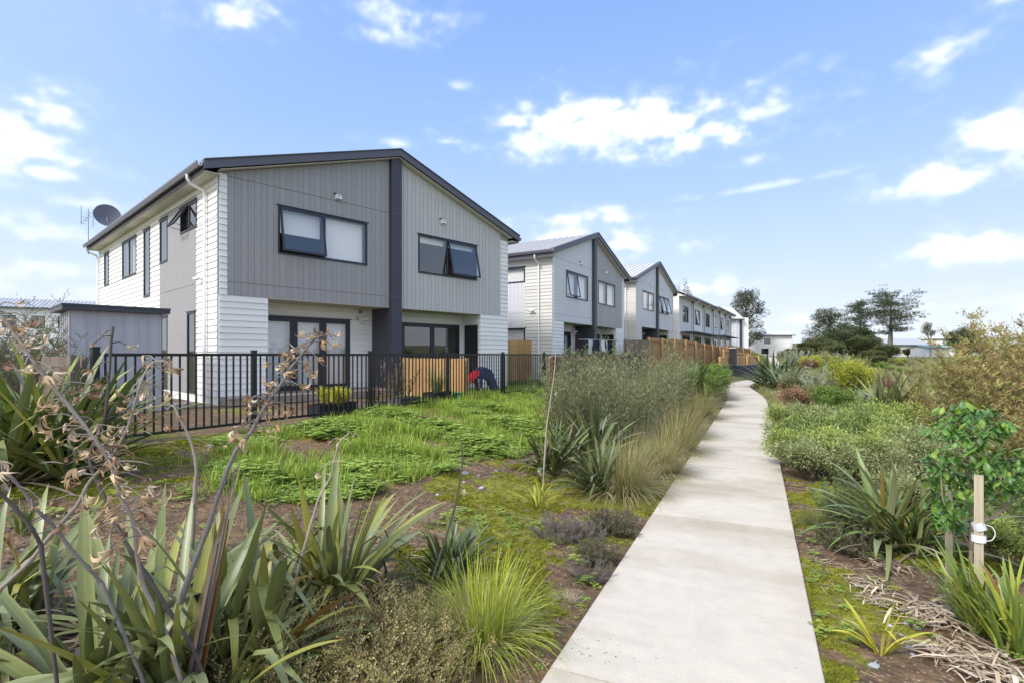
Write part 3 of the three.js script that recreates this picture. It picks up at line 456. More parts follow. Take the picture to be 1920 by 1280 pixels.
{ // the last house of the row turns its ribbed roof and its side to the path
  const h = thing('end_house', 'last pale house of the row with ribbed roof slope and one small window', 'house', 26.0, 1.5, 73, 0 * DEG), f = new Wall(h, 0, 0, 0, true), Wd = 5.4, hole = [.75, 1.55, 3.5, 4.2];
  f.core('wall', M.whiteBack, [[-4, 0], [Wd, 0], [Wd, 5.0], [-4, 5.0]], [hole]); f.vertical([M.white, M.white2], .1, 1.7, 0, () => 4.9, [hole], .2); f.siding([M.pale, M.pale2], 1.7, Wd - .25, 0, 4.9, [], .2); f.window(hole, [[.75, 1.55, 0, 'blind']]);
  boxPart(h, 'blade_wall', M.blade, Wd - .22, Wd + .1, 0, 5, .0, .12); boxPart(h, 'wall', M.whiteBack, Wd - .14, Wd, 0, 5, -8, -.15); boxPart(h, 'wall', M.whiteBack, Wd + .12, Wd + 1.1, 0, 5.2, -3, -.2);
  const rf = roofSheet(.35, 5.0, -4, 7.0, -Wd - .3, 4.3, .28); rf.rotateY(-Math.PI / 2); part(h, 'roof', rf, M.roof); part(h, 'fascia', bx(-4.3, Wd + .3, 4.86, 5.02, .36, .46), M.fascia);
  part(h, 'wall', bx(Wd - .1, Wd, 5.0, 6.8, -6, -3), M.whiteBack);
  const mb = new MB(); mb.tube([[Wd - .75, 4.85, .1], [Wd - .75, 0, .1]], .06, .06, 8); part(h, 'downpipe', mb.geo(), M.pvc); flushMerged(h);
}
function cottage(o) {   // simple far house: walls, roof with eaves, windows and a door-size opening, each built
  const h = thing(o.name ?? 'cottage', o.label, o.category ?? 'house', o.x, o.y, o.d, o.turn ?? 0), { w, dp, ht } = o, rise = o.rise ?? 1, f = new Wall(h, 0, 0, 0, true), l = new Wall(h, 0, 0, -Math.PI / 2, true);
  f.core('wall', o.wall, [[0, 0], [w, 0], [w, ht], [0, ht]], o.holes ?? []);
  if (o.boards) f.siding([o.wall, o.wall2 ?? o.wall], 0, w, .1, ht - .05, o.holes ?? [], .3); if (o.vert) f.vertical([o.wall, o.wall2 ?? o.wall], 0, w, .1, () => ht - .05, o.holes ?? [], .3);
  l.core('wall', o.wall, [[-dp, 0], [-.15, 0], [-.15, ht], [-dp, ht]], []); boxPart(h, 'wall', o.wall, w - .14, w, 0, ht, -dp, -.145); boxPart(h, 'wall', o.wall, .15, w - .145, 0, ht, -dp, -dp + .14);
  for (const q of o.holes ?? []) { const m = (q[0] + q[1]) / 2; f.window(q, q[1] - q[0] > 1 ? [[q[0], m, 0, null], [m, q[1], 0, null]] : [[q[0], q[1], 0, null]]); }
  const g = []; for (const z0 of [.4, -dp - .4]) { const s = roofSheet(z0, ht, -dp / 2, ht + rise, -w - .4, .4, .4); s.rotateY(-Math.PI / 2); g.push(s); } part(h, 'roof', mergeGeometries(g), o.roof);
  { const gg = []; for (const x of [0, w - .14]) { const s = new THREE.Shape([[.3, ht - .02], [-dp - .3, ht - .02], [-dp / 2, ht + rise - .05]].map(p => new THREE.Vector2(...p))); const q = new THREE.ExtrudeGeometry(s, { depth: .13, bevelEnabled: false }); q.rotateY(-Math.PI / 2); q.translate(x + .135, 0, 0); gg.push(q); } part(h, 'gable_end', mergeGeometries(gg), o.wall); }
  part(h, 'fascia', bx(-.4, w + .4, ht - .16, ht + .0, .4, .46), o.trim ?? M.fascia);
  flushMerged(h); return h;
}
const roofWhite = std(hex('#d8dadc'), .5), roofGrey = std(hex('#a9adb0'), .5), oldWhite = std(hex('#c9ced4'), .8, { map: paintGrain }), oldWhite2 = std(hex('#bcc3cb'), .8, { map: paintGrain });
cottage({ x: 42.2, d: 92, y: 1.3, turn: -6 * DEG, w: 5.9, dp: 6, ht: 3.7, rise: .6, wall: M.white, wall2: M.white2, boards: true, holes: [[1.3, 2.3, 2.2, 3.1], [.8, 2.0, .5, 1.4]], roof: roofWhite, label: 'white two storey house with shallow pale roof beside the gum tree', name: 'far_house' });
cottage({ x: 86.5, d: 122, y: 1.0, w: 9, dp: 8, ht: 2.9, rise: 1.5, wall: M.cream, holes: [[1, 2.4, 1, 2.1], [4, 5.6, 1, 2.1], [6.6, 8, 1, 2.1]], roof: roofGrey, label: 'low cream house with grey roof behind the tall pine trunks', name: 'far_house' });
cottage({ x: 98, d: 130, y: 1.0, w: 10, dp: 8, ht: 2.8, rise: 1.2, wall: M.white2, holes: [[1, 2.6, 1, 2.1], [5, 6.6, 1, 2.1]], roof: roofWhite, label: 'white bungalow with pale roof right of the tall pine', name: 'far_house' });
cottage({ x: 81, d: 104, y: 1.25, turn: 4 * DEG, w: 4.7, dp: 4, ht: 1.95, rise: .35, wall: oldWhite, wall2: oldWhite2, vert: true, roof: std(hex('#8fb0b8'), .6), trim: std(hex('#9fc0c6'), .6), label: 'weathered white shed with pale blue roof edge at the far side of the field', name: 'old_shed', category: 'shed' });
cottage({ x: 168, d: 190, y: 1.5, w: 24, dp: 9, ht: 3.4, rise: 1.4, wall: M.pale2, holes: [[2, 4, 2, 3], [8, 10, 2, 3], [14, 16, 2, 3], [20, 22, 2, 3]], roof: roofGrey, label: 'long grey roofed building on the skyline beyond the field', name: 'far_building', category: 'building' });
// white row houses behind the shed, beyond the first duplex
cottage({ x: -62, d: 60, y: 1.2, turn: 30 * DEG, w: 16, dp: 8, ht: 6.0, rise: 1.3, wall: M.white, wall2: M.white2, boards: true, holes: [[1, 2.2, 3.6, 5], [3.4, 4.6, 3.6, 5], [6, 7.2, 3.6, 5], [8.4, 9.6, 3.6, 5], [11, 12.2, 3.6, 5], [13.4, 14.6, 3.6, 5]], roof: roofGrey, label: 'white two storey terrace with a row of narrow windows behind the garden shed', name: 'terrace_house' });
cottage({ x: -52, d: 66, y: 1.2, turn: 5 * DEG, w: 14, dp: 8, ht: 5.6, rise: .8, wall: M.cream, holes: [[2, 4, 3.4, 4.6], [8, 10, 3.4, 4.6]], roof: roofWhite, label: 'pale house with low light roof rising between the shed and the first duplex', name: 'terrace_house' });

// ---------------------------------------------------------------- garden shed, decks and fittings by the first house
{
  const h = thing('garden_shed', 'small grey metal garden shed with flat dark roof behind the black fence', 'shed', -8.33, .50, 10.05, 47.2 * DEG), shedM = std(hex('#b3b2b8'), .45, { metalness: .1 }), shedD = std(hex('#aeadb3'), .45, { metalness: .1 }), Ws = 1.46, Ds = 1.15, H = 2.03;
  const panel = (x0, x1, zf, th, n) => { const w = new Wall(h, x0, zf, th, false), l = x1; for (let k = 0; k < n; k++) { const a = l * k / n, b = l * (k + 1) / n; const p = w.board('wall_panel', [shedM, shedD], a + .004, b - .004, .03, H, BOX, .012, 0, k); const r = w.board('seam', [shedM, shedD], b - .012, b + .012, .03, H - .002, BOX, .026, .0, k); } };
  boxPart(h, 'shed_frame', shedD, .02, Ws - .02, .02, H - .01, -Ds + .02, -.02);
  panel(0, Ws, 0, 0, 7); panel(0, Ds, -Ds, -Math.PI / 2, 5); panel(Ws, Ds, 0, Math.PI / 2, 5);
  boxPart(h, 'corner_trim', M.fascia, Ws + .002, Ws + .03, .02, H, -.05, .014);
  part(h, 'roof', mergeGeometries([bx(-.14, Ws + .14, H + .002, H + .10, -Ds - .14, .15), bx(-.15, Ws + .15, H + .08, H + .115, -Ds - .15, .165)]), std(hex('#3e4048'), .45));
  part(h, 'base_timber', bx(-.1, Ws + .35, -.12, .015, -Ds - .1, .2), woodTan[1]);
}
{
  const h = thing('timber_deck', 'weathered grey timber deck in front of the bifold doors', 'deck', -6.74, .52, 12.2, 47.2 * DEG);
  for (let k = 0; k < 9; k++) { const z1 = .50 - k * .15; boxPart(h, 'deck_board', M.deck, .06, z1 > 0.01 ? 4.45 : 4.37, .165, .2, z1 - .143, z1).position.y += 0; if (z1 - .15 < .05) break; }
  for (let k = 0; k < 6; k++) { const z1 = .02 - k * .15; boxPart(h, 'deck_board', M.deck, 1.16, 4.58, .165, .2, z1 - .143, z1); }
  boxPart(h, 'deck_fascia', M.deck, .05, 4.46, .02, .163, .475, .495); boxPart(h, 'deck_fascia', M.deck, .05, .07, .02, .163, .03, .474);
  for (let k = 0; k < 4; k++) boxPart(h, 'deck_pile', woodBrown[0], .3 + k * 1.3, .42 + k * 1.3, -.08, .16, .3, .42);
}
{
  const g = thing('paving_strip', 'row of pale square pavers beside the gravel under the side wall', 'paving', -7.05, .505, 11.9, 47.2 * DEG);
  for (let k = 0; k < 6; k++) { const p = boxPart(g, 'paver', M.concrete, -.9 - .0, -.5, -.03, .03, -.42 - k * .46, -.02 - k * .46); }
  for (let k = 0; k < 3; k++) boxPart(g, 'paver', M.concrete, -.45 + k * .46, -.05 + k * .46, -.03, .03, -.42, -.02);
}
{ // satellite dish on the far eave, and the aerial beyond it
  const mb = new MB(), n = 28, rr = 8, c = [1, 1, 1], rows = []; for (let j = 0; j <= rr; j++) { const r = j / rr * .42, z = r * r * .55; rows.push(j ? Array.from({ length: n }, (_, k) => mb.v(Math.cos(k / n * 6.2832) * r, Math.sin(k / n * 6.2832) * r * 1.04, z, c)) : [mb.v(0, 0, 0, c)]); }
  for (let k = 0; k < n; k++) { const k2 = (k + 1) % n; mb.t(rows[0][0], rows[1][k], rows[1][k2]); for (let j = 1; j < rr; j++) { mb.t(rows[j][k], rows[j + 1][k], rows[j + 1][k2]); mb.t(rows[j][k], rows[j + 1][k2], rows[j][k2]); } }
  // stands on the roof edge at the back corner of the first house
  const P = at(200, 406, 19.6), h = thing('satellite_dish', 'dark grey round satellite dish standing at the far eave of the first duplex', 'satellite dish', P[0], P[1], -P[2]);
  const dish = part(h, 'dish', mb.geo(), std(hex('#585b66'), .55)); dish.rotation.set(-.35, .75, .0); dish.position.set(0, 0, 0);
  const arm = new MB(); arm.tube([[.02, -.05, .06], [.06, -.3, .02], [.06, -1.0, -.05]], .025, .025, 8); arm.tube([[0, -.35, -.05], [.1, -.25, -.5]], .012, .012, 6); part(h, 'mount', arm.geo(), M.steel);
  const P2 = at(165, 455, 20.6), a = thing('aerial', 'thin rooftop television aerial with short rods beside the satellite dish', 'aerial', P2[0], P2[1] - .45, -P2[2]), ab = new MB();
  ab.tube([[0, 0, 0], [0, 1.75, 0]], .018, .014, 6); part(a, 'mast', ab.geo(), M.steel);
  for (const [x, y0, y1] of [[-.28, 1.15, 1.85], [.18, 1.05, 1.7]]) { const e = new MB(); e.tube([[x, y0, 0], [x, y1, 0]], .014, .014, 5); e.tube([[x, 1.42, 0], [0, 1.45, 0]], .009, .009, 4); part(a, 'element', e.geo(), M.steel); }
  for (let k = 0; k < 5; k++) { const e = new MB(); e.tube([[-.22 + k * .07, 1.2 + k * .1, -.16], [-.22 + k * .07, 1.2 + k * .1, .16]], .007, .007, 4); e.tube([[-.22 + k * .07, 1.2 + k * .1, 0], [0, 1.42, 0]], .006, .006, 4); part(a, 'element', e.geo(), M.steel); }
}

// ---------------------------------------------------------------- black metal fence
{
  const f = thing('metal_fence', 'long black metal picket fence in front of the first duplex', 'fence', 0, 0, 0), th = Math.atan2(.858, .514), step = 2.06, dn = (n) => step * (n + 3.956);
  const ds = [6.39, ...[0, 1, 2, 3, 4, 5, 6, 7, 8].map(dn)], post = mergeGeometries([bx(-.0325, .0325, -.06, 1.2, -.0325, .0325), bx(-.037, .037, 1.2, 1.22, -.037, .037)]), dx = .5139, dd = .8579, turn = Math.atan2(dd, dx);
  ds.forEach((d, k) => {
    const x = fenceX(d), p = part(f, 'post', post, M.blackMetal); p.position.set(x, .545, -d); p.rotation.y = turn; if (k === 0) p.scale.set(1.15, 1.02, 1.15);
    if (k === ds.length - 1) return;
    const d2 = ds[k + 1], len = (d2 - d) / dd, n = Math.max(4, Math.round(len / .1095));
    for (const [y0, y1] of [[1.675, 1.715], [.655, .69]]) { const r = part(f, 'rail', BOX, M.blackMetal); r.scale.set(len - .066, y1 - y0, .04); r.position.set(x + dx * len / 2, (y0 + y1) / 2, -(d + dd * len / 2)); r.rotation.y = turn; }
    for (let q = 1; q < n; q++) { const s = len * q / n, m = part(f, 'picket', BOX, M.blackMetal); m.scale.set(.02, .985, .02); m.position.set(x + dx * s, 1.1825, -(d + dd * s)); m.rotation.y = turn; }
  });
}

// ---------------------------------------------------------------- timber fences
function palingFence(o) {   // palings from p0 to p1 (x, d), rails and posts on the side given
  const f = thing('timber_fence', o.label, 'fence', 0, 0, 0, 0, o.group), [x0, d0] = o.p0, [x1, d1] = o.p1, L = Math.hypot(x1 - x0, d1 - d0), ux = (x1 - x0) / L, ud = (d1 - d0) / L, turn = Math.atan2(ud, ux), R = rng(o.seed ?? 5), pw = o.pw ?? .1, n = Math.max(2, Math.round(L / (pw + .004))), st = L / n, mats = o.mats ?? woodTan;
  const nx = -ud * (o.side ?? 1), nd = ux * (o.side ?? 1), b = (s) => o.base ?? ground(x0 + ux * s, d0 + ud * s), top = (s) => o.top ?? (b(s) + o.h);
  for (let k = 0; k < n; k++) { const s = (k + .5) * st, m = part(f, 'paling', BOX, mats[Math.floor(R() * 3)]), y0 = b(s) + .0, y1 = (o.topf ? o.topf(s / L) : top(s)) - R() * .012, off = (R() - .5) * .006; m.scale.set(st - .004 - R() * .004, y1 - y0, .018); m.position.set(x0 + ux * s + nx * off, (y0 + y1) / 2, -(d0 + ud * s + nd * off)); m.rotation.y = turn; }
  for (const q of o.rails ?? [.12, .85]) { const yy = lerp(b(L / 2), o.topf ? o.topf(.5) : top(L / 2), q), m = part(f, 'rail', BOX, mats[1]); m.scale.set(L, .075, .045); m.position.set(x0 + ux * L / 2 + nx * .036, yy, -(d0 + ud * L / 2 + nd * .036)); m.rotation.y = turn; if (o.topf) m.rotation.z = Math.atan2(o.topf(1) - o.topf(0), L); }
  const np = Math.max(2, Math.round(L / 2) + 1); for (let k = 0; k < np; k++) { const s = clamp(L * k / (np - 1), .06, L - .06), y1 = (o.topf ? o.topf(s / L) : top(s)) + .01, m = part(f, 'post', BOX, mats[0]); m.scale.set(.095, y1 - b(s) + .06, .095); m.position.set(x0 + ux * s + nx * .11, (y1 + b(s) - .06) / 2, -(d0 + ud * s + nd * .11)); m.rotation.y = turn; }
  if (o.cap) { const m = part(f, 'cap', BOX, mats[2]); m.scale.set(L, .03, .1); m.position.set(x0 + ux * L / 2, (o.top ?? top(L / 2)) + .018, -(d0 + ud * L / 2)); m.rotation.y = turn; }
  return f;
}
palingFence({ p0: [-3.22, 15.55], p1: [-1.22, 13.68], top: 1.60, base: .53, side: 1, mats: woodTan, seed: 3, label: 'light tan paling fence dividing the two decks of the first duplex' });
palingFence({ p0: [-4.2, 23.3], p1: [1.38, 23.3], top: 2.33, base: .54, side: 1, mats: woodTan, seed: 9, label: 'tall tan paling fence closing the gap between first and second duplex' });
palingFence({ p0: [1.42, 19.1], p1: [5.3, 25.6], top: 1.62, base: .55, side: 1, mats: woodBrown, seed: 12, label: 'brown paling fence standing close behind the black metal fence' });
palingFence({ p0: [5.75, 26.9], p1: [7.3, 28.3], top: 2.45, base: .6, side: 1, mats: woodGrey, seed: 15, label: 'dark weathered privacy screen next to the clothesline' });
palingFence({ p0: [7.4, 29.2], p1: [11.0, 34.0], top: 2.62, base: .75, side: -1, mats: woodBrown, seed: 17, label: 'brown timber fence with posts facing the path before the third duplex', rails: [.15, .9] });
palingFence({ p0: [11.05, 34.1], p1: [16.9, 42.2], topf: (t) => lerp(2.62, 2.25, t), base: .8, side: -1, mats: woodBrown, seed: 21, label: 'long brown timber fence running on beside the row houses', rails: [.15, .9] });
palingFence({ p0: [16.95, 42.2], p1: [21.2, 47.6], topf: (t) => lerp(2.45, 2.2, t), base: .9, side: -1, mats: woodBrown, seed: 23, label: 'brown timber fence farthest along, beneath the gum tree', rails: [.15, .9] });
palingFence({ p0: [14.0, 36.2], p1: [18.9, 41.0], topf: (t) => lerp(1.55, 1.62, t), base: .86, side: -1, mats: woodTan, seed: 25, label: 'low orange brown fence on top of the black retaining wall', rails: [.15, .85] });
palingFence({ p0: [15.6, 39.6], p1: [19.0, 43.0], topf: (t) => lerp(2.1, 1.75, t), base: .9, side: -1, mats: woodTan, seed: 27, label: 'stepped brown fence between the low fence and the long fence', rails: [.15, .85] });
palingFence({ p0: [-5.15, 6.45], p1: [-6.4, 7.15], top: 1.68, base: .5, side: 1, mats: woodGrey, seed: 31, label: 'short pale paling fence meeting the corner post of the black fence' });
{
  const w = thing('retaining_wall', 'low black panelled retaining wall curving beside the path', 'retaining wall', 0, 0, 0), mat = std(hex('#26262a'), .7), pts = [[11.9, 33.3], [13.0, 34.6], [14.4, 36.2], [16.2, 37.9], [18.0, 39.6], [19.2, 41.3], [19.9, 43.2]];
  for (let k = 0; k < pts.length - 1; k++) { const [a, b] = pts[k], [c, e] = pts[k + 1], n = 8; for (let q = 0; q < n; q++) { const t = (q + .5) / n, L = Math.hypot(c - a, e - b) / n, m = part(w, 'panel', BOX, mat); m.scale.set(L * .97, 1.0, .05); m.position.set(lerp(a, c, t), .42, -lerp(b, e, t)); m.rotation.y = Math.atan2(e - b, c - a); } }
  const mb = new MB(); mb.tube(pts.map(p => [p[0] + .02, .945, -p[1]]), .02, .02, 6); part(w, 'top_wire', mb.geo(), M.steel);
}
{ const P = at(1375, 659, 37.5), h = thing('black_box', 'black box cabinet with white edge for a dark opening in the brown fences', 'placeholder', P[0], .88, 37.5, 58 * DEG); boxPart(h, 'body', M.blackPlastic, -.4, .4, 0, 1.25, -.2, .2); boxPart(h, 'lid', M.pvc, -.42, .42, 1.252, 1.29, -.22, .22); boxPart(h, 'edge_post', M.pvc, .43, .48, .1, 1.25, -.05, .2); }  // black box stands in for a dark framed opening in the fences

// ---------------------------------------------------------------- small things behind the fence
{
  const h = thing('toy_slide', 'small red plastic toy slide with navy steps on the lawn', 'slide', -.95, .53, 15.0, 22 * DEG), red = std(hex('#d4273a'), .35), navy = std(hex('#1f2f5c'), .4);
  const s = new THREE.Shape([[-.16, .12], [-.16, 0], [.16, 0], [.16, .12], [.13, .12], [.12, .03], [-.12, .03], [-.13, .12]].map(p => new THREE.Vector2(...p)));
  const cv = new THREE.CatmullRomCurve3([new THREE.Vector3(.02, .66, 0), new THREE.Vector3(-.28, .40, 0), new THREE.Vector3(-.62, .14, 0), new THREE.Vector3(-.86, .03, 0)]);
  const mb = new MB(), N = 16; let pr = null; const prof = [[-.17, .11], [-.17, -.02], [.17, -.02], [.17, .11], [.14, .11], [.13, .02], [-.13, .02], [-.14, .11]];
  for (let k = 0; k <= N; k++) { const p = cv.getPoint(k / N), t = cv.getTangent(k / N), nx = -t.y, ny = t.x, sg = ny < 0 ? -1 : 1, row = prof.map(q => mb.v(p.x + nx * sg * q[1], p.y + ny * sg * q[1], q[0], [1, 1, 1])); if (pr) for (let q = 0; q < 8; q++) { const q2 = (q + 1) % 8; mb.t(pr[q], row[q], row[q2]); mb.t(pr[q], row[q2], pr[q2]); } pr = row; }
  const g = mb.geo(false).toNonIndexed(); g.computeVertexNormals(); part(h, 'chute', g, red);
  for (const z of [-.17, .17]) { const st = new THREE.Shape([[0, 0], [.09, 0], [.04, .5], [.25, .5], [.52, 0], [.62, 0], [.34, .72], [.12, .82], [-.02, .76], [-.02, .5]].map(p => new THREE.Vector2(...p))); const q = new THREE.ExtrudeGeometry(st, { depth: .03, bevelEnabled: true, bevelSize: .008, bevelThickness: .008, bevelSegments: 1 }); q.translate(0, 0, z - .015); part(h, 'side_panel', q, navy); }
  for (let k = 0; k < 3; k++) boxPart(h, 'step', navy, .25 + k * .09, .40 + k * .09, .42 - k * .16, .46 - k * .16, -.15, .15);
}
function trough(x, d, w, dp, ht, turn, mat, label, round) { const h = thing('planter', label, 'planter', x, .53, d, turn); if (round) { const g = new THREE.LatheGeometry([[0, 0], [w * .38, 0], [w * .48, ht * .95], [w * .52, ht * .95], [w * .52, ht], [w * .45, ht], [w * .42, ht * .8], [0, ht * .8]].map(p => new THREE.Vector2(...p)), 20); part(h, 'pot', g, mat); } else { boxPart(h, 'side', mat, -w / 2, w / 2, 0, ht, dp / 2 - .02, dp / 2); boxPart(h, 'side', mat, -w / 2, w / 2, 0, ht, -dp / 2, -dp / 2 + .02); boxPart(h, 'side', mat, -w / 2, -w / 2 + .02, 0, ht, -dp / 2 + .02, dp / 2 - .02); boxPart(h, 'side', mat, w / 2 - .02, w / 2, 0, ht, -dp / 2 + .02, dp / 2 - .02); boxPart(h, 'potting_soil', std(hex('#3a2d22'), 1), -w / 2 + .02, w / 2 - .02, .02, ht - .04, -dp / 2 + .02, dp / 2 - .02); boxPart(h, 'rim', mat, -w / 2 - .015, w / 2 + .015, ht - .03, ht - .001, dp / 2 + .001, dp / 2 + .015); } return h; }
const fturn = Math.atan2(.858, .514);
trough(-3.38, 10.05, .85, .32, .26, fturn, M.blackPlastic, 'black trough planter holding the bright yellow shrub behind the fence');
trough(-2.35, 11.6, .6, .34, .24, fturn, std(hex('#4a4d52'), .6), 'dark grey trough planter with thin leggy plants beside the tan dividing fence');
trough(-1.75, 12.4, .62, .36, .30, fturn, M.blackPlastic, 'deep black trough planter with grassy plant before the tan palings');
trough(-1.30, 12.75, .2, .2, .26, 0, std(hex('#3f9f86'), .5), 'small teal round pot between the trough planters', true);
trough(-2.85, 11.0, .5, .3, .2, fturn, std(hex('#5a5c60'), .6), 'low grey trough planter with reddish plants next to the yellow shrub');
{ const h = thing('timber_sleeper', 'stub of tan timber sleeper poking out under the black fence', 'timber', -.93, .51, 13.05, 25 * DEG); part(h, 'beam', bx(-.4, .42, 0, .1, -.08, .08), woodTan[0]); part(h, 'beam', bx(-.38, .2, .1, .19, -.07, .07), woodTan[2]); }
{ // clothesline and washing in front of the second duplex
  const h = thing('clothesline', 'wall mounted folding clothesline frame before the second duplex', 'clothesline', 3.55, .58, 23.6, 52 * DEG), mb = new MB();
  for (const z of [0, -.7]) mb.tube([[0, 1.78, z], [2.6, 1.78, z]], .018, .018, 6); for (const x of [0, 2.6]) mb.tube([[x, 1.78, 0], [x, 1.78, -.7]], .018, .018, 6); for (const z of [-.2, -.45]) mb.tube([[0, 1.775, z], [2.6, 1.775, z]], .004, .004, 4); part(h, 'frame', mb.geo(), M.steel);
  for (const x of [0, 2.6]) { const q = new MB(); q.tube([[x, -.05, -.35], [x, 1.76, -.35]], .025, .025, 8); part(h, 'post', q.geo(), M.blackMetal); }
  const R = rng(88), cols = ['#cfd4da', '#20222b', '#24304f', '#e6e6e6', '#7f93b8', '#1b1d24', '#d9d6d2', '#6f7f57', '#30323c'], lab = ['pale grey top', 'black trousers', 'navy shirt', 'white shirt', 'blue tee', 'black shirt', 'off white towel', 'olive cloth', 'charcoal trousers'];
  const cs = Math.cos(52 * DEG), sn = Math.sin(52 * DEG);
  cols.forEach((c, k) => { const w = .22 + .12 * R(), ht = .4 + .35 * R(), m2 = new MB(), nx = 6, ny = 6, z0 = k % 2 ? 0 : -.2, ids = []; for (let j = 0; j <= ny; j++) for (let i = 0; i <= nx; i++) { const t = j / ny, sl = (k % 3 === 0 && t < .35) ? 1.25 : 1; ids.push(m2.v((i / nx - .5) * w * sl, -t * ht, Math.sin(i * 1.7 + k) * .02 * t + Math.sin(j * .9 + k) * .015, [1, 1, 1])); } for (let j = 0; j < ny; j++) for (let i = 0; i < nx; i++) { const a = j * (nx + 1) + i; m2.t(a, a + nx + 1, a + 1); m2.t(a + 1, a + nx + 1, a + nx + 2); }
    const lx = .2 + k * .27, g = thing('garment', lab[k] + ' pegged on the clothesline before the second duplex', 'garment', 3.55 + cs * lx + sn * z0, .58 + 1.762, 23.6 + sn * lx - cs * z0, 52 * DEG, 'washing on the clothesline'); const m = part(g, 'cloth', m2.geo(), std(hex(c), .9)); });
}

// ---------------------------------------------------------------- plants: materials
const leafTex = tex(64, 128, (u, v) => { const e = Math.abs(u - .5) * 2, st = .90 + .12 * (fbm(u * 26, v * 1.6, 3) - .5) * 2, rib = e < .05 ? 1.1 : 1, edge = sst(.93, 1, e), dry = sst(.93, 1, v + .06 * (fbm(u * 6, 3, 2) - .5)); let r = st * rib, g = st * rib, b = st * rib; r = lerp(r, 1.15 * .95, edge * .5); g = lerp(g, .92, edge * .4); b = lerp(b, .62, edge * .4); r = lerp(r, .9, dry * .7); g = lerp(g, .62, dry * .7); b = lerp(b, .45, dry * .7); return [r * .93, g * .93, b * .93]; }, true, false);
const strap = (r, g, b, rough = .38) => new THREE.MeshPhysicalMaterial({ color: col(r, g, b), roughness: rough, map: leafTex, side: THREE.DoubleSide, specularIntensity: .8 });
const FL = { green: [strap(.29, .33, .11), strap(.345, .385, .15), strap(.22, .27, .095), strap(.43, .44, .10), strap(.31, .355, .17)], yellow: [strap(.62, .62, .07), strap(.50, .58, .08), strap(.68, .62, .11), strap(.42, .50, .09)], bright: [strap(.27, .38, .075), strap(.34, .44, .09), strap(.20, .31, .07)], deep: [strap(.13, .185, .07), strap(.17, .225, .085), strap(.11, .16, .075)], dead: [std(col(.30, .22, .14), .9, { side: 2 }), std(col(.20, .15, .115), .9, { side: 2 }), std(col(.40, .31, .21), .9, { side: 2 }), std(col(.16, .13, .115), .9, { side: 2 })], tip: [strap(.32, .24, .05), strap(.38, .20, .05)] };
const fol = (o = {}) => new THREE.MeshPhysicalMaterial({ color: 0xffffff, vertexColors: true, roughness: .78, side: THREE.DoubleSide, transmission: .32, thickness: 0, specularIntensity: .5, ...o });
const folM = fol(), folGloss = fol({ roughness: .45, transmission: .12, specularIntensity: .8 }), grassM = fol({ transmission: .38, roughness: .8 }), barkM = std(0xffffff, .95, { vertexColors: true }), dryM = std(0xffffff, .9, { vertexColors: true, side: 2 });

// strap leaves: one geometry for each rounded lean, bend and kink, shared by every plant
const leafCache = {};
function leafGeo(lean, bend, kink, vw) {
  const key = [lean, bend, kink, vw].join(); if (leafCache[key]) return leafCache[key];
  const mb = new MB(), n = 11; let r = 0, h = 0, pr = null;
  for (let k = 0; k <= n; k++) {
    const s = k / n; let an = (lean + bend * s * s) * DEG; if (kink && s > kink) an += Math.min(1, (s - kink) / .14) * 105 * DEG;
    if (k) { r += Math.sin(an) / n; h += Math.cos(an) / n; }
    const w = .5 * vw * Math.min(1, .62 + 1.4 * s) * Math.pow(Math.max(0, 1 - Math.pow(clamp((s - .45) / .55), 2.3)), .95), f = w * (.75 * (1 - s) * (1 - s) + .10), nx = Math.cos(an), nh = -Math.sin(an);   // n: up side of the leaf, in the plane of the arc
    const tw = (k ? 1 : 1), a = mb.v(-w * .98, h - nh * f, r - nx * f, [1, 1, 1], 0, s), b = mb.v(0, h, r, [1, 1, 1], .5, s), c = mb.v(w * .98, h - nh * f, r - nx * f, [1, 1, 1], 1, s);
    if (pr) { mb.t(pr[0], pr[1], b); mb.t(pr[0], b, a); mb.t(pr[1], pr[2], c); mb.t(pr[1], c, b); } pr = [a, b, c];
  }
  const g = mb.geo(); g.deleteAttribute('color'); return leafCache[key] = g;
}
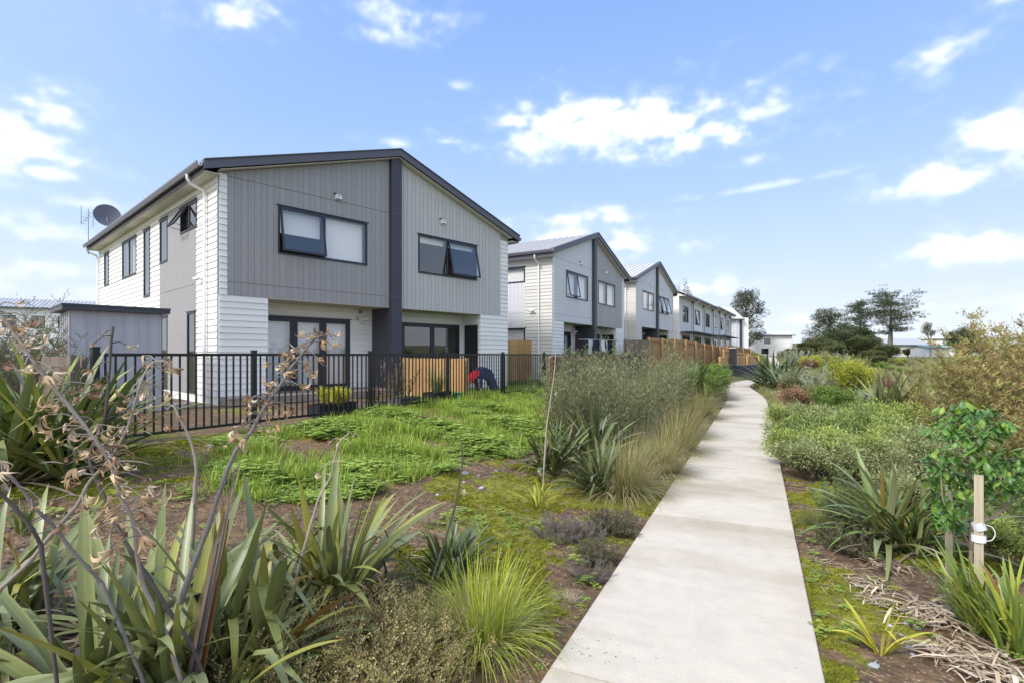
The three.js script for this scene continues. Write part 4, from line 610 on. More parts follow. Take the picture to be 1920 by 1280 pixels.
function flax(o) {   // fans of strap leaves; o.whole: leaves joined into one part (far plants)
  const root = thing(o.name ?? 'flax_plant', o.label, 'flax', o.x, o.y ?? ground(o.x, o.d), o.d, 0, o.group), R = rng(o.seed ?? 1), n = o.n, mats = o.mats ?? FL.green, joined = {}, fans = o.fans ?? 5, sp = o.spread ?? .16;
  const put = (x, z, az, lean, bend, kink, L, wd, mat, twist = 0, roll = 0) => {
    const g = leafGeo(Math.round(lean / 7) * 7, Math.round(bend / 14) * 14, kink ? (kink < .6 ? .5 : .66) : 0, .07), m = new THREE.Matrix4().compose(new THREE.Vector3(x, -.01, z), new THREE.Quaternion().setFromEuler(new THREE.Euler(0, az, roll, 'YXZ')), new THREE.Vector3(L * wd, L, L));
    if (o.whole) (joined[mats.indexOf(mat) + '|' + (mat.uuid)] ??= { mat, g: [] }).g.push(g.clone().applyMatrix4(m));
    else { const q = part(root, mat.userData.dead ? 'dead_leaf' : 'leaf', g, mat); q.applyMatrix4(m); }
  };
  const cent = Array.from({ length: fans }, (_, k) => { const a = k * 2.4 + R(), r = sp * Math.sqrt((k + .3) / fans); return [Math.cos(a) * r, Math.sin(a) * r, R() * 6.28, (o.fanLean ?? 12) * Math.sqrt(k / fans) + 4, a]; });
  for (let k = 0; k < n; k++) {
    const c = cent[k % fans], q = (k / n), fr = R(), side = R() < .5 ? 0 : Math.PI, az = c[2] + side + (R() - .5) * 1.25, out = Math.pow(fr, .8);
    let lean = 3 + out * (o.lean ?? 42) + (R() - .5) * 8, bend = (14 + out * (o.bend ?? 55)) * (.4 + R() * 1.2), L = o.len * (.62 + .48 * R()) * (1 - .12 * out), kink = 0;
    if (R() < (o.kink ?? .1) && L > .5 * o.len) kink = R() < .5 ? .5 : .66;
    const isTip = R() < (o.tip ?? .012); if (isTip) kink = 0; const mat = isTip ? FL.tip[Math.floor(R() * 2)] : mats[Math.floor(R() * mats.length)];
    put(c[0] + Math.sin(az) * .02, c[1] + Math.cos(az) * .02, az, Math.max(0, lean), bend, kink, L, (o.wide ?? 1) * (.75 + .5 * R()), mat, 0, (R() - .5) * .5);
  }
  for (let k = 0; k < (o.dead ?? 0); k++) { const a = R() * 6.28; put(Math.cos(a) * sp * .8, Math.sin(a) * sp * .8, R() * 6.28, 55 + R() * 30, 20 + R() * 55, R() < .3 ? .5 : 0, o.len * (.45 + .4 * R()), .35 + .3 * R(), FL.dead[Math.floor(R() * 4)], 0, (R() - .5) * .8); }
  for (const k in joined) { const m = part(root, 'leaves', mergeGeometries(joined[k].g), joined[k].mat); m.userData.kind = 'stuff'; }
  return root;
}
for (const m of FL.dead) m.userData.dead = true;

// grass-like tussocks: one mesh of blades
function tussockGeo(o) { const mb = new MB(), R = rng(o.seed); for (let k = 0; k < o.n; k++) { const a = R() * 6.2832, r = Math.sqrt(R()) * o.base, q = R(), c = o.cols[Math.floor(R() * o.cols.length)], s = .8 + .4 * R(); mb.blade(Math.cos(a) * r, 0, Math.sin(a) * r, a + (R() - .5) * 1.6 + (o.wind ?? 0), o.len * (.5 + .55 * R()), o.wid * (.7 + .6 * R()), (4 + q * o.tilt) * DEG, (10 + q * o.bend) * DEG, c.map(v => v * s), o.seg ?? 5); } return mb.geo(); }
// fine upright shrubs: thin stems feathered with tiny leaves
function fineShrubGeo(o) {
  const leaf = new MB(), wood = new MB(), R = rng(o.seed), c0 = o.cols, wc = o.wood ?? [.12, .09, .07];
  for (let k = 0; k < o.stems; k++) {
    const a = R() * 6.2832, rr = Math.pow(R(), .6), lean = rr * o.lean * DEG, L = o.h * (.55 + .5 * R()) * (1 - .25 * rr * rr), br = Math.sqrt(R()) * o.base; let x = Math.cos(a) * br, z = Math.sin(a) * br, y = 0, dx = Math.cos(a) * Math.sin(lean), dz = Math.sin(a) * Math.sin(lean), dy = Math.cos(lean); const pts = [[x, y, z]], n = 9;
    for (let i = 0; i < n; i++) { const st = L / n; dx += (R() - .5) * .22; dz += (R() - .5) * .22; dy += .03; const l = Math.hypot(dx, dy, dz); dx /= l; dy /= l; dz /= l; x += dx * st; y += dy * st; z += dz * st; pts.push([x, y, z]);
      const tw = o.twigs, tone = .75 + .5 * R();
      if (i > (o.bare ?? 1)) for (let t = 0; t < tw; t++) { const ta = R() * 6.2832, tu = .35 + R() * .6, tl = L * o.twigLen * (.4 + .8 * R()); let tx = dx * tu + Math.cos(ta) * .7, ty = dy * tu + .25, tz = dz * tu + Math.sin(ta) * .7; const l2 = Math.hypot(tx, ty, tz); tx /= l2; ty /= l2; tz /= l2; if (o.twigWood) wood.tube([[x, y, z], [x + tx * tl, y + ty * tl, z + tz * tl]], .0025, .001, 3, wc);
        for (let q = 0; q < o.leaves; q++) { const s = (q + R()) / o.leaves * tl, la = R() * 6.2832, px = x + tx * s, py = y + ty * s, pz = z + tz * s; let lx = tx * .6 + Math.cos(la) * .7, ly = ty * .6 + (R() - .3) * .7, lz = tz * .6 + Math.sin(la) * .7; const l3 = Math.hypot(lx, ly, lz); lx /= l3; ly /= l3; lz /= l3; const fl = o.flower && R() < o.flower, c = fl ? [.75, .72, .62] : c0[Math.floor(R() * c0.length)], v = tone * (.8 + .4 * R()); leaf.leaf(px, py, pz, lx, ly, lz, Math.cos(la + 1.6) * .8, .6, Math.sin(la + 1.6) * .8, (fl ? .7 : 1) * o.ll * (.7 + .6 * R()), (fl ? 1.8 : 1) * o.lw, fl ? c : c.map(m => m * v)); } }
    }
    wood.tube(pts, o.wr ?? .008, .002, 4, wc);
  }
  return [leaf.geo(false), wood.geo()];
}
// broad shrubs and crowns: leaf clusters through a lumpy volume, on branching wood
function crownGeo(o) {
  const leaf = new MB(), wood = new MB(), R = rng(o.seed), wc = o.wood ?? [.13, .10, .08], ends = [];
  const H = o.h, grow = (p, d, L, r, lv) => { const pts = [p]; let x = p[0], y = p[1], z = p[2], [dx, dy, dz] = d; const n = 4; for (let i = 0; i < n; i++) { dx += (R() - .5) * o.wiggle; dy += (R() - .5) * o.wiggle + (o.up ?? .05); dz += (R() - .5) * o.wiggle; const l = Math.hypot(dx, dy, dz); dx /= l; dy /= l; dz /= l; x += dx * L / n; y += dy * L / n; z += dz * L / n; pts.push([x, y, z]); if (lv > 0 && i > 0 || lv === 0) if (lv <= (o.leafLevel ?? 1)) ends.push([x, y, z, dx, dy, dz]); }
    wood.tube(pts, r, r * .55, lv >= 2 ? 7 : 4, wc); if (lv > 0) { const k = o.split[lv] ?? 3; for (let i = 0; i < k; i++) { const a = R() * 6.2832 + i * 6.2832 / k, s = o.open * (.7 + .6 * R()); let ex = dx + Math.cos(a) * s, ey = dy + (R() - .35) * s * .7, ez = dz + Math.sin(a) * s; const l = Math.hypot(ex, ey, ez); const f = pts[i % 2 ? 4 : 2 + Math.floor(R() * 3)]; grow(f, [ex / l, ey / l, ez / l], L * (o.fall ?? .68) * (.75 + .5 * R()), r * .55, lv - 1); } } };
  for (let k = 0; k < o.trunks; k++) { const a = R() * 6.2832 + k * 2.4, s = o.trunks > 1 ? (o.lean ?? .4) * (.5 + R()) : (R() - .5) * (o.lean ?? .1); const l = Math.hypot(Math.cos(a) * s, 1, Math.sin(a) * s); grow([Math.cos(a) * .02 * o.trunks, 0, Math.sin(a) * .02 * o.trunks], [Math.cos(a) * s / l, 1 / l, Math.sin(a) * s / l], o.first * H, o.r, o.levels); }
  for (const e of ends) { const tone = .72 + .56 * R(), cc = o.cols[Math.floor(R() * o.cols.length)]; for (let q = 0; q < o.per; q++) { const a = R() * 6.2832, b = Math.acos(2 * R() - 1), rr = o.clump * Math.cbrt(R()), ux = Math.sin(b) * Math.cos(a), uy = Math.cos(b), uz = Math.sin(b) * Math.sin(a); let lx = ux * .8 + e[3] * .5, ly = uy * .6 + e[4] * .4 + (o.droop ?? 0), lz = uz * .8 + e[5] * .5; const l = Math.hypot(lx, ly, lz) || 1; lx /= l; ly /= l; lz /= l; const na = R() * 6.2832, c = R() < (o.mix ?? .25) ? o.cols[Math.floor(R() * o.cols.length)] : cc, v = tone * (.82 + .36 * R()); leaf.leaf(e[0] + ux * rr, e[1] + uy * rr * (o.flat ?? 1), e[2] + uz * rr, lx, ly, lz, Math.cos(na) * .6, .75, Math.sin(na) * .6, o.ll * (.7 + .6 * R()), o.lw * (.8 + .4 * R()), c.map(m => m * v), .35); } }
  return [leaf.geo(false), wood.geo()];
}
function plant(name, label, cat, geos, x, d, s, turn, group, mats = [folM, barkM], y, names2 = ['foliage', 'stem']) { const g = thing(name, label, cat, x, y ?? ground(x, d) - .01, d, turn, group); part(g, names2[0], geos[0], mats[0]); if (geos[1]) part(g, names2[1], geos[1], mats[1]); if (Array.isArray(s)) g.scale.set(...s); else g.scale.setScalar(s); return g; }

// ---------------------------------------------------------------- dead flower stalks of the flax
const stalkM = [std(col(.19, .17, .165), .85), std(col(.085, .07, .062), .85), std(col(.29, .245, .21), .85), std(col(.40, .33, .26), .85)];
const podM = [std(col(.44, .29, .16), .85, { side: 2 }), std(col(.54, .39, .23), .85, { side: 2 }), std(col(.28, .17, .10), .85, { side: 2 }), std(col(.58, .46, .32), .85, { side: 2 })];
const podGeos = Array.from({ length: 10 }, (_, k) => { const mb = new MB(), R = rng(k + 60), n = 5 + Math.floor(R() * 4); for (let q = 0; q < n; q++) { let x = 0, y = 0, z = 0, a = (R() - .5) * 1.3, el = -.25 + R() * .7, pr = null; const st = .004 + .005 * R(), w = .0015 + .0032 * R(), cu = (R() - .5) * .9, cv = -.15 - R() * .35; for (let i = 0; i <= 8; i++) { const s = i / 8, ww = w * Math.sin(Math.PI * Math.min(1, s + .12)) + .0008, sa = Math.sin(a + s * 2), ca = Math.cos(a + s * 2); const va = mb.v(x - sa * ww, y + ww * .5, z + ca * ww, [1, 1, 1]), vb = mb.v(x + sa * ww, y - ww * .5, z - ca * ww, [1, 1, 1]); if (pr) { mb.t(pr[0], pr[1], vb); mb.t(pr[0], vb, va); } pr = [va, vb]; x += Math.cos(a) * Math.cos(el) * st; z += Math.sin(a) * Math.cos(el) * st; y += Math.sin(el) * st; a += cu * .5; el += cv; } } return mb.geo(); });
function stalk(label, pix, d0, d1, r0, r1, mat, pods, seed, group, ps = 1) {   // pix from the root up
  const pts = pix.map((p, k) => at(p[0], p[1], lerp(d0, d1, k / (pix.length - 1)))), R = rng(seed), base = pts[0], g = thing('flax_stalk', label, 'stalk', base[0], base[1], -base[2], 0, group);
  const rel = new THREE.CatmullRomCurve3(pts.map(p => new THREE.Vector3(p[0] - base[0], p[1] - base[1], p[2] - base[2]))), n = pix.length * 4, q = [], rad = []; for (let k = 0; k <= n; k++) { const p = rel.getPoint(k / n), j = (k % 5 === 0 ? 1.25 : 1) * (1 + (R() - .5) * .18); q.push([p.x + (R() - .5) * r0 * .25, p.y, p.z + (R() - .5) * r0 * .25]); rad.push(lerp(r0, r1, k / n) * j); }
  // the foot of the stalk runs on down to the soil
  const fx = q[0][0] + base[0], fd = -(q[0][2] + base[2]), gy = ground(fx, fd) - base[1]; if (q[0][1] > gy + .02) { const h = q[0][1] - gy, sx = clamp((q[0][0] - q[3][0]) / Math.max(.02, q[3][1] - q[0][1]), -.6, .6); q.unshift([q[0][0] + sx * h * .5, q[0][1] - h * .5, q[0][2] - .02]); rad.unshift(r0); q.unshift([q[0][0] + sx * h * .3, gy - .01, q[0][2] - .03]); rad.unshift(r0); }
  const mb = new MB(); mb.tube(q, rad, 0, 7); part(g, 'stem', mb.geo(), mat);
  for (let k = 0; k < pods; k++) { const t = 1 - .68 * (k + R()) / pods, p = rel.getPoint(Math.min(1, t)), s = (.45 + .85 * R()) * ps, a = R() * 6.28, len = .025 + .085 * R(), e = [p.x + Math.cos(a) * len, p.y + (R() - .55) * len, p.z + Math.sin(a) * len], tw = new MB(); tw.tube([[p.x, p.y, p.z], [(p.x + e[0]) / 2, (p.y + e[1]) / 2 + .012, (p.z + e[2]) / 2], e], .0028, .0018, 4); part(g, 'twig', tw.geo(), mat); const m = part(g, 'seed_pod', podGeos[Math.floor(R() * 10)], podM[Math.floor(R() * 4)]); m.position.set(...e); m.rotation.set(R() * 6, -a, -.3 - R() * .9, 'YZX'); m.scale.setScalar(s); }
  return g;
}

// ---------------------------------------------------------------- foreground, left of the path
{
  let p = [-1.62, 2.55]; flax({ x: p[0], d: p[1], n: 298, len: 1.06, lean: 78, bend: 70, fans: 11, spread: .40, seed: 11, dead: 46, wide: .78, kink: .16, label: 'large foreground flax with grey green strap leaves and dead stalks' });
  flax({ x: -2.72, d: 2.75, n: 95, len: .92, lean: 65, bend: 60, fans: 5, spread: .3, seed: 12, dead: 26, wide: .8, label: 'second flax clump with arching grey green leaves left of the large foreground flax' });
  p = gpt(622, 1150); flax({ x: p[0], d: p[1], n: 110, len: 1.0, lean: 56, bend: 80, fans: 4, spread: .13, seed: 13, dead: 30, wide: .75, kink: .18, label: 'medium flax with drooping folded leaves between the large flax and the path' });
  p = gpt(838, 1105); flax({ x: p[0], d: p[1], n: 95, len: .56, lean: 50, bend: 40, fans: 5, spread: .10, seed: 14, dead: 14, wide: .85, mats: [...FL.deep, FL.green[2]], label: 'small dense dark green flax behind the yellow green grass tuft' });
  p = gpt(85, 895); flax({ x: p[0], d: p[1], n: 230, len: 1.45, lean: 50, bend: 34, fans: 9, spread: .42, seed: 15, dead: 20, wide: .85, mats: [...FL.green, FL.bright[0], FL.bright[1], FL.yellow[3], FL.deep[1]], kink: .05, label: 'tall dense green flax in front of the corner post of the black fence' });
  p = gpt(1010, 955); flax({ x: p[0], d: p[1], n: 20, len: .40, lean: 34, bend: 40, fans: 2, spread: .03, seed: 16, wide: .85, mats: FL.yellow, label: 'little bright yellow flax seedling on the moss near the path' });
  p = gpt(908, 1018); flax({ x: p[0], d: p[1], n: 16, len: .30, lean: 40, bend: 45, fans: 2, spread: .03, seed: 17, wide: .7, mats: [FL.yellow[1], FL.yellow[3], FL.bright[1]], label: 'little lime green flax seedling behind the small dark flax' });
  p = gpt(45, 1000); flax({ x: p[0], d: p[1], n: 18, len: .32, lean: 34, bend: 36, fans: 2, spread: .04, seed: 18, wide: .7, mats: FL.bright, label: 'small bright green seedling among the dead stalks' });
  p = gpt(1035, 885); flax({ x: p[0], d: p[1], n: 80, len: .92, lean: 54, bend: 50, fans: 5, spread: .2, seed: 19, dead: 16, wide: .9, mats: [...FL.deep, FL.green[0]], label: 'dark green flax with a thin pale stalk at the edge of the bright grass' });
  p = gpt(1110, 868); flax({ x: p[0], d: p[1], n: 60, len: 1.1, lean: 46, bend: 48, fans: 4, spread: .18, seed: 20, dead: 12, wide: .85, mats: [...FL.deep, FL.green[0]], label: 'dark flax with one long folded leaf in front of the feathery shrubs' });
  p = gpt(1122, 925); flax({ x: p[0], d: p[1], n: 90, len: .78, lean: 56, bend: 34, fans: 4, spread: .12, seed: 21, dead: 26, wide: .8, mats: [...FL.deep, FL.green[2]], label: 'narrow leaved flax beside the tan tussock at the path edge' });
  flax({ x: 5.3, d: 16.9, n: 90, len: 1.35, lean: 55, bend: 35, fans: 6, spread: .4, seed: 22, wide: .7, mats: [...FL.green, FL.deep[0]], whole: true, label: 'spiky flax rising above the feathery shrubs before the timber fence', y: ground(5.3, 16.9) });
  flax({ x: 5.9, d: 17.6, n: 110, len: 1.5, lean: 48, bend: 30, fans: 6, spread: .4, seed: 23, wide: .7, mats: [...FL.deep, FL.green[0], FL.bright[2]], whole: true, label: 'tall round headed flax silhouetted against the brown timber fence', y: ground(5.9, 17.6) + .25 });
}
{ // dead stalks traced along their length
  const g = 'dead flower stalks of the foreground flax';
  stalk('long grey diagonal flax stalk with shaggy tan seed heads leaning out of the left edge', [[313, 1193], [290, 1143], [267, 1093], [257, 1047], [247, 970], [227, 933], [207, 870], [180, 827], [135, 768], [79, 700], [28, 627], [-10, 575]], 2.2, 1.9, .0085, .005, stalkM[2], 70, 1, g, 1.35);
  stalk('dark upright flax stalk with a hooked dry tip before the grey shed', [[247, 1037], [217, 983], [197, 937], [177, 893], [168, 860], [180, 819], [194, 785], [202, 729], [207, 653], [211, 613]], 2.25, 2.35, .008, .005, stalkM[1], 18, 2, g);
  stalk('flax stalk curving right with a drooping brown pod before the fence', [[0, 1103], [50, 1057], [83, 1017], [123, 970], [143, 947], [167, 903], [197, 870], [208, 855], [233, 813], [247, 774], [256, 740], [273, 695], [290, 678], [310, 676]], 2.0, 2.3, .0075, .0035, stalkM[2], 30, 3, g, 1.2);
  stalk('thin bent flax stalk with a nodding tip over the mossy soil', [[366, 906], [367, 869], [354, 819], [335, 782], [323, 760], [312, 768]], 2.9, 2.9, .009, .004, stalkM[2], 4, 4, g);
  stalk('thick grey flax stalk arching across the fence with hanging seed pods', [[352, 1085], [385, 1000], [412, 920], [440, 848], [465, 817], [481, 789], [499, 757], [524, 723], [543, 692], [565, 664], [590, 636], [612, 628]], 2.35, 2.5, .0110, .0035, stalkM[0], 60, 5, g, 1.1);
  stalk('pale twisted flax stalk standing out of the medium flax', [[585, 975], [597, 935], [620, 891], [626, 862], [638, 826], [655, 811]], 3.0, 3.0, .0075, .003, stalkM[3], 8, 6, g);
  stalk('thin dark straight stalk behind the small dark flax', [[828, 1032], [850, 960], [862, 903], [867, 860], [864, 826]], 3.3, 3.3, .007, .003, stalkM[1], 1, 7, g);
  stalk('dark stalk lying low at the left edge', [[190, 1093], [167, 1067], [133, 1030], [100, 987], [73, 960], [40, 917], [7, 880], [-12, 862]], 2.1, 1.9, .007, .005, stalkM[0], 9, 8, g);
  stalk('broken black stalk crossing behind the leaves at the left edge', [[75, 1020], [60, 993], [30, 955], [0, 923], [-14, 908]], 1.95, 1.85, .007, .006, stalkM[1], 2, 9, g);
  stalk('tall thin pale stalk in front of the brown fence', [[1022, 845], [1025, 800], [1034, 738], [1040, 690], [1042, 662]], 6.4, 6.4, .009, .004, stalkM[3], 4, 10, g);
  // the sheaf of dead leaves round the thick stalk
  const b = at(345, 1110, 2.33), sh = thing('dead_leaf_sheaf', 'sheaf of dark dead flax leaves wrapped round the thick grey stalk', 'dead leaves', b[0], ground(b[0], -b[2]), -b[2]), R = rng(5), e = at(446, 850, 2.42);
  for (let k = 0; k < 14; k++) { const mb = new MB(); let pr = null; const o = [(R() - .5) * .07, 0, (R() - .5) * .06], L = .55 + .5 * R(), w = .006 + .010 * R(), sp = (R() - .5) * .05, c = stalkM[0]; for (let i = 0; i <= 8; i++) { const s = i / 8 * L, x = o[0] * (1 - s * .6) + (e[0] - b[0]) * s + sp * s * s, y = (e[1] - ground(b[0], -b[2])) * s, z = o[2] + (e[2] - b[2]) * s + sp * s, ww = w * (1 - .75 * i / 8); const A = mb.v(x - ww, y - ww * .3, z, [1, 1, 1]), B = mb.v(x + ww, y + ww * .3, z + ww * .6, [1, 1, 1]); if (pr) { mb.t(pr[0], pr[1], B); mb.t(pr[0], B, A); } pr = [A, B]; } part(sh, 'dead_leaf', mb.geo(), [std(col(.17, .14, .135), .8, { side: 2 }), std(col(.27, .23, .21), .8, { side: 2 }), FL.dead[1], FL.tip[1]][k % 7 === 6 ? 3 : k % 3]); }
}
// tussocks
const tGreen = tussockGeo({ seed: 31, n: 900, base: .13, len: .44, wid: .0055, tilt: 58, bend: 75, cols: [[.50, .56, .05], [.58, .60, .08], [.38, .48, .05], [.60, .56, .16], [.28, .38, .05]] });
const tDry = tussockGeo({ seed: 32, n: 420, base: .11, len: .34, wid: .004, tilt: 85, bend: 70, cols: [[.40, .33, .22], [.30, .24, .17], [.46, .40, .27]] });
const tTan = [33, 34, 35].map(s => tussockGeo({ seed: s, n: 1500, base: .15, len: .62, wid: .0045, tilt: 74, bend: 105, cols: [[.46, .34, .17], [.52, .40, .22], [.34, .36, .11], [.24, .28, .07], [.58, .47, .29], [.28, .31, .09]] }));
const tDark = tussockGeo({ seed: 36, n: 800, base: .14, len: .55, wid: .005, tilt: 55, bend: 70, cols: [[.20, .24, .07], [.27, .28, .09], [.32, .27, .14], [.16, .20, .06]] });
{
  let p = gpt(905, 1205); const g = thing('grass_tuft', 'bright yellow green grass tuft leaning over the concrete path edge', 'grass tuft', p[0], ground(...p), p[1], .4); g.scale.setScalar(1.28); part(g, 'blades', tGreen, grassM); part(g, 'dead_blades', tDry, dryM);
  p = gpt(800, 985); plant('dead_tuft', 'small brown dead grass tuft on the moss', 'grass tuft', [tDry], p[0], p[1], [.42, .62, .42], 0, undefined, [dryM], undefined, ['blades']);
  p = gpt(1020, 985); plant('dead_tuft', 'grey dry grass wisp beside the yellow seedling', 'grass tuft', [tDry], p[0], p[1], [.4, .4, .4], 2, undefined, [dryM], undefined, ['blades']);
  p = gpt(1065, 1128); plant('dead_tuft', 'flattened dry grass wisp on bare soil near the path', 'grass tuft', [tDry], p[0], p[1], [.5, .3, .5], 4, undefined, [dryM], undefined, ['blades']);
  const gl = 'tan tussocks spilling over the left edge of the path';
  [[1180, 925, 1.0, 'tan tussock nearest the narrow leaved flax on the path edge'], [1245, 890, .95], [1275, 850, 1.05], [1290, 820, 1.15], [1318, 785, 1.2], [1330, 762, 1.3], [1345, 748, 1.4]].forEach(([a, b, s, l], k) => { const q = gpt(a, b); plant('tussock', l ?? 'tan tussock over the left path edge, ' + ['', 'second', 'third', 'fourth', 'fifth', 'sixth', 'seventh'][k] + ' from the narrow leaved flax', 'grass tuft', [tTan[k % 3]], q[0] - .08, q[1], s * 1.42, k * 1.9, gl, [grassM], undefined, ['blades']); });
  [[1150, 915], [1225, 880], [1262, 868]].forEach(([a, b], k) => { const q = gpt(a, b); plant('tussock', 'dark green tussock ' + ['between narrow leaved flax and first tan tussock', 'behind the second tan tussock', 'behind the third tan tussock'][k], 'grass tuft', [tDark], q[0] - .35, q[1], .8, k, 'dark tussocks left of the path', [grassM], undefined, ['blades']); });
}
// feathery olive shrubs left of the path
const manuka = [41, 42, 43].map(s => fineShrubGeo({ seed: s, stems: 46, h: 1.35, lean: 30, base: .3, twigs: 5, twigLen: .11, leaves: 9, ll: .022, lw: .0075, cols: [[.22, .26, .11], [.27, .30, .13], [.17, .20, .085], [.33, .335, .17]], flower: .03, bare: 0 }));
{
  const FE = ['right behind the tall thin pale stalk', 'behind the dark flax with one long folded leaf', 'directly above the narrow leaved flax', 'behind the tan tussock nearest the flax', 'pressing against the tan tussocks', 'in the middle of the hedge', 'in front of the spiky flax', 'last before the spiky flax', 'against the black fence, middle of the hedge', 'against the black fence beside the lawn'], gr = 'feathery shrubs left of the path';
  [[1062, 822, 1.0], [1100, 815, 1.05], [1142, 838, 1.02], [1195, 838, 1.12], [1232, 812, 1.12], [1165, 800, 1.2], [1215, 790, 1.28], [1250, 775, 1.3], [1120, 785, 1.15], [1078, 795, 1.05]].forEach(([a, b, s], k) => { const q = gpt(a, b); plant('feathery_shrub', 'feathery olive shrub with tiny white flowers ' + FE[k], 'shrub', manuka[k % 3], q[0], q[1], s * 1.1, k * 1.3, gr); });
}
// dense fresh green shrubs beside the path bend
const bright = [51, 52].map(s => crownGeo({ seed: s, h: 1, trunks: 7, first: .34, r: .016, levels: 2, split: [3, 4, 4], open: .75, wiggle: .3, clump: .10, per: 26, ll: .05, lw: .017, cols: [[.16, .26, .045], [.22, .33, .06], [.12, .20, .04], [.26, .36, .08]], fall: .8, lean: .55 }));
{
  [[6.15, 17.6, 1.25], [7.0, 19.4, 1.5], [7.9, 21.2, 1.5], [8.7, 23.0, 1.3]].forEach(([x, d, s], k) => plant('bright_shrub', 'fresh green shrub at the left path edge, ' + ['first after the tussocks', 'second after the tussocks', 'third after the tussocks', 'last before the black retaining wall'][k], 'shrub', bright[k % 2], x, d, s, k * 2, 'fresh green shrubs at the bend'));
}
// low wiry grey shrubs by the path, and the small-leaved ground cover at the front
const wiry = fineShrubGeo({ seed: 61, stems: 60, h: .24, lean: 80, base: .12, twigs: 3, twigLen: .26, leaves: 3, ll: .008, lw: .005, cols: [[.20, .19, .11], [.14, .14, .08]], twigWood: true, wr: .002, bare: 0, wood: [.20, .165, .15] });
const wiryG = fineShrubGeo({ seed: 62, stems: 70, h: .24, lean: 78, base: .12, twigs: 4, twigLen: .25, leaves: 7, ll: .011, lw: .007, cols: [[.17, .18, .075], [.24, .24, .10], [.12, .13, .06]], twigWood: true, wr: .002, bare: 0, wood: [.16, .13, .11] });
{
  [[1045, 1012, 1.0, 0], [1098, 1015, .8, 0], [1150, 1000, 1.0, 1], [1122, 1052, .75, 1], [1105, 1085, .7, 0]].forEach(([a, b, s, t], k) => { const q = gpt(a, b); plant('wiry_shrub', ['low tangled grey twiggy shrub farthest from the path on bare soil', 'low tangled grey twiggy shrub between the two olive wiry shrubs', 'larger low wiry shrub with sparse olive leaves by the concrete', 'smaller low wiry olive shrub in front of the larger one', 'flattest grey twiggy shrub close to the flattened dry wisp'][k], 'shrub', t ? wiryG : wiry, q[0], q[1], s, k, t ? 'low wiry olive shrubs' : 'low grey twiggy shrubs', [folM, barkM]); });
  const mueh = fineShrubGeo({ seed: 63, stems: 150, h: .34, lean: 82, base: .34, twigs: 4, twigLen: .2, leaves: 9, ll: .0085, lw: .0075, cols: [[.46, .40, .16], [.32, .30, .11], [.56, .49, .22], [.22, .20, .09], [.40, .26, .13], [.66, .60, .30]], wr: .0018, bare: 0, wood: [.17, .11, .085] });
  [[680, 1235, 1.0], [575, 1262, 1.05], [760, 1262, .9], [640, 1285, 1.05], [500, 1290, .9], [720, 1180, .7]].forEach(([a, b, s], k) => { const q = gpt(a, b); plant('ground_cover_shrub', 'mound of tiny bronze and cream leaves ' + ['in front of the medium flax', 'against the leaves of the large flax', 'touching the yellow green grass tuft', 'between large flax and grass tuft', 'under the tips of the large flax', 'right at the foot of the medium flax'][k], 'shrub', mueh, q[0], q[1], s, k * 1.1, 'tiny leaved ground cover mounds'); });
}
// ---------------------------------------------------------------- grass on the verge and the lawns
const bladesOf = (seed, n, h, cols, wid, spread) => { const mb = new MB(), R = rng(seed); for (let k = 0; k < n; k++) { const a = R() * 6.28, r = Math.sqrt(R()) * spread, c = cols[Math.floor(R() * cols.length)]; mb.blade(Math.cos(a) * r, 0, Math.sin(a) * r, R() * 6.28, h * (.5 + .7 * R()), wid, R() * 32 * DEG, (15 + R() * 55) * DEG, c, 3); } return mb.geo(); };
function scatter(name, label, geo, mat, pts, seed, s0, s1, tone) { const R = rng(seed), m = new THREE.InstancedMesh(geo, mat, pts.length), M4 = new THREE.Matrix4(), q = new THREE.Quaternion(), e = new THREE.Euler(); pts.forEach(([x, y, d], k) => { e.set((R() - .5) * .2, R() * 6.28, (R() - .5) * .2); const lump = .55 + .9 * sst(.3, .72, fbm(x * 1.9 + seed, d * 1.9, 3)), s = lerp(s0, s1, R()) * lump; M4.compose(new THREE.Vector3(x, y, -d), q.setFromEuler(e), new THREE.Vector3(s, s * (.8 + .5 * R()), s)); m.setMatrixAt(k, M4); const v = lerp(tone[0], tone[1], R()); m.setColorAt(k, col(v * (1 + (R() - .5) * .12), v, v * (1 + (R() - .5) * .2))); }); m.name = name; m.castShadow = m.receiveShadow = true; scene.add(m); tag(m, label, undefined, undefined, 'stuff'); return m; }
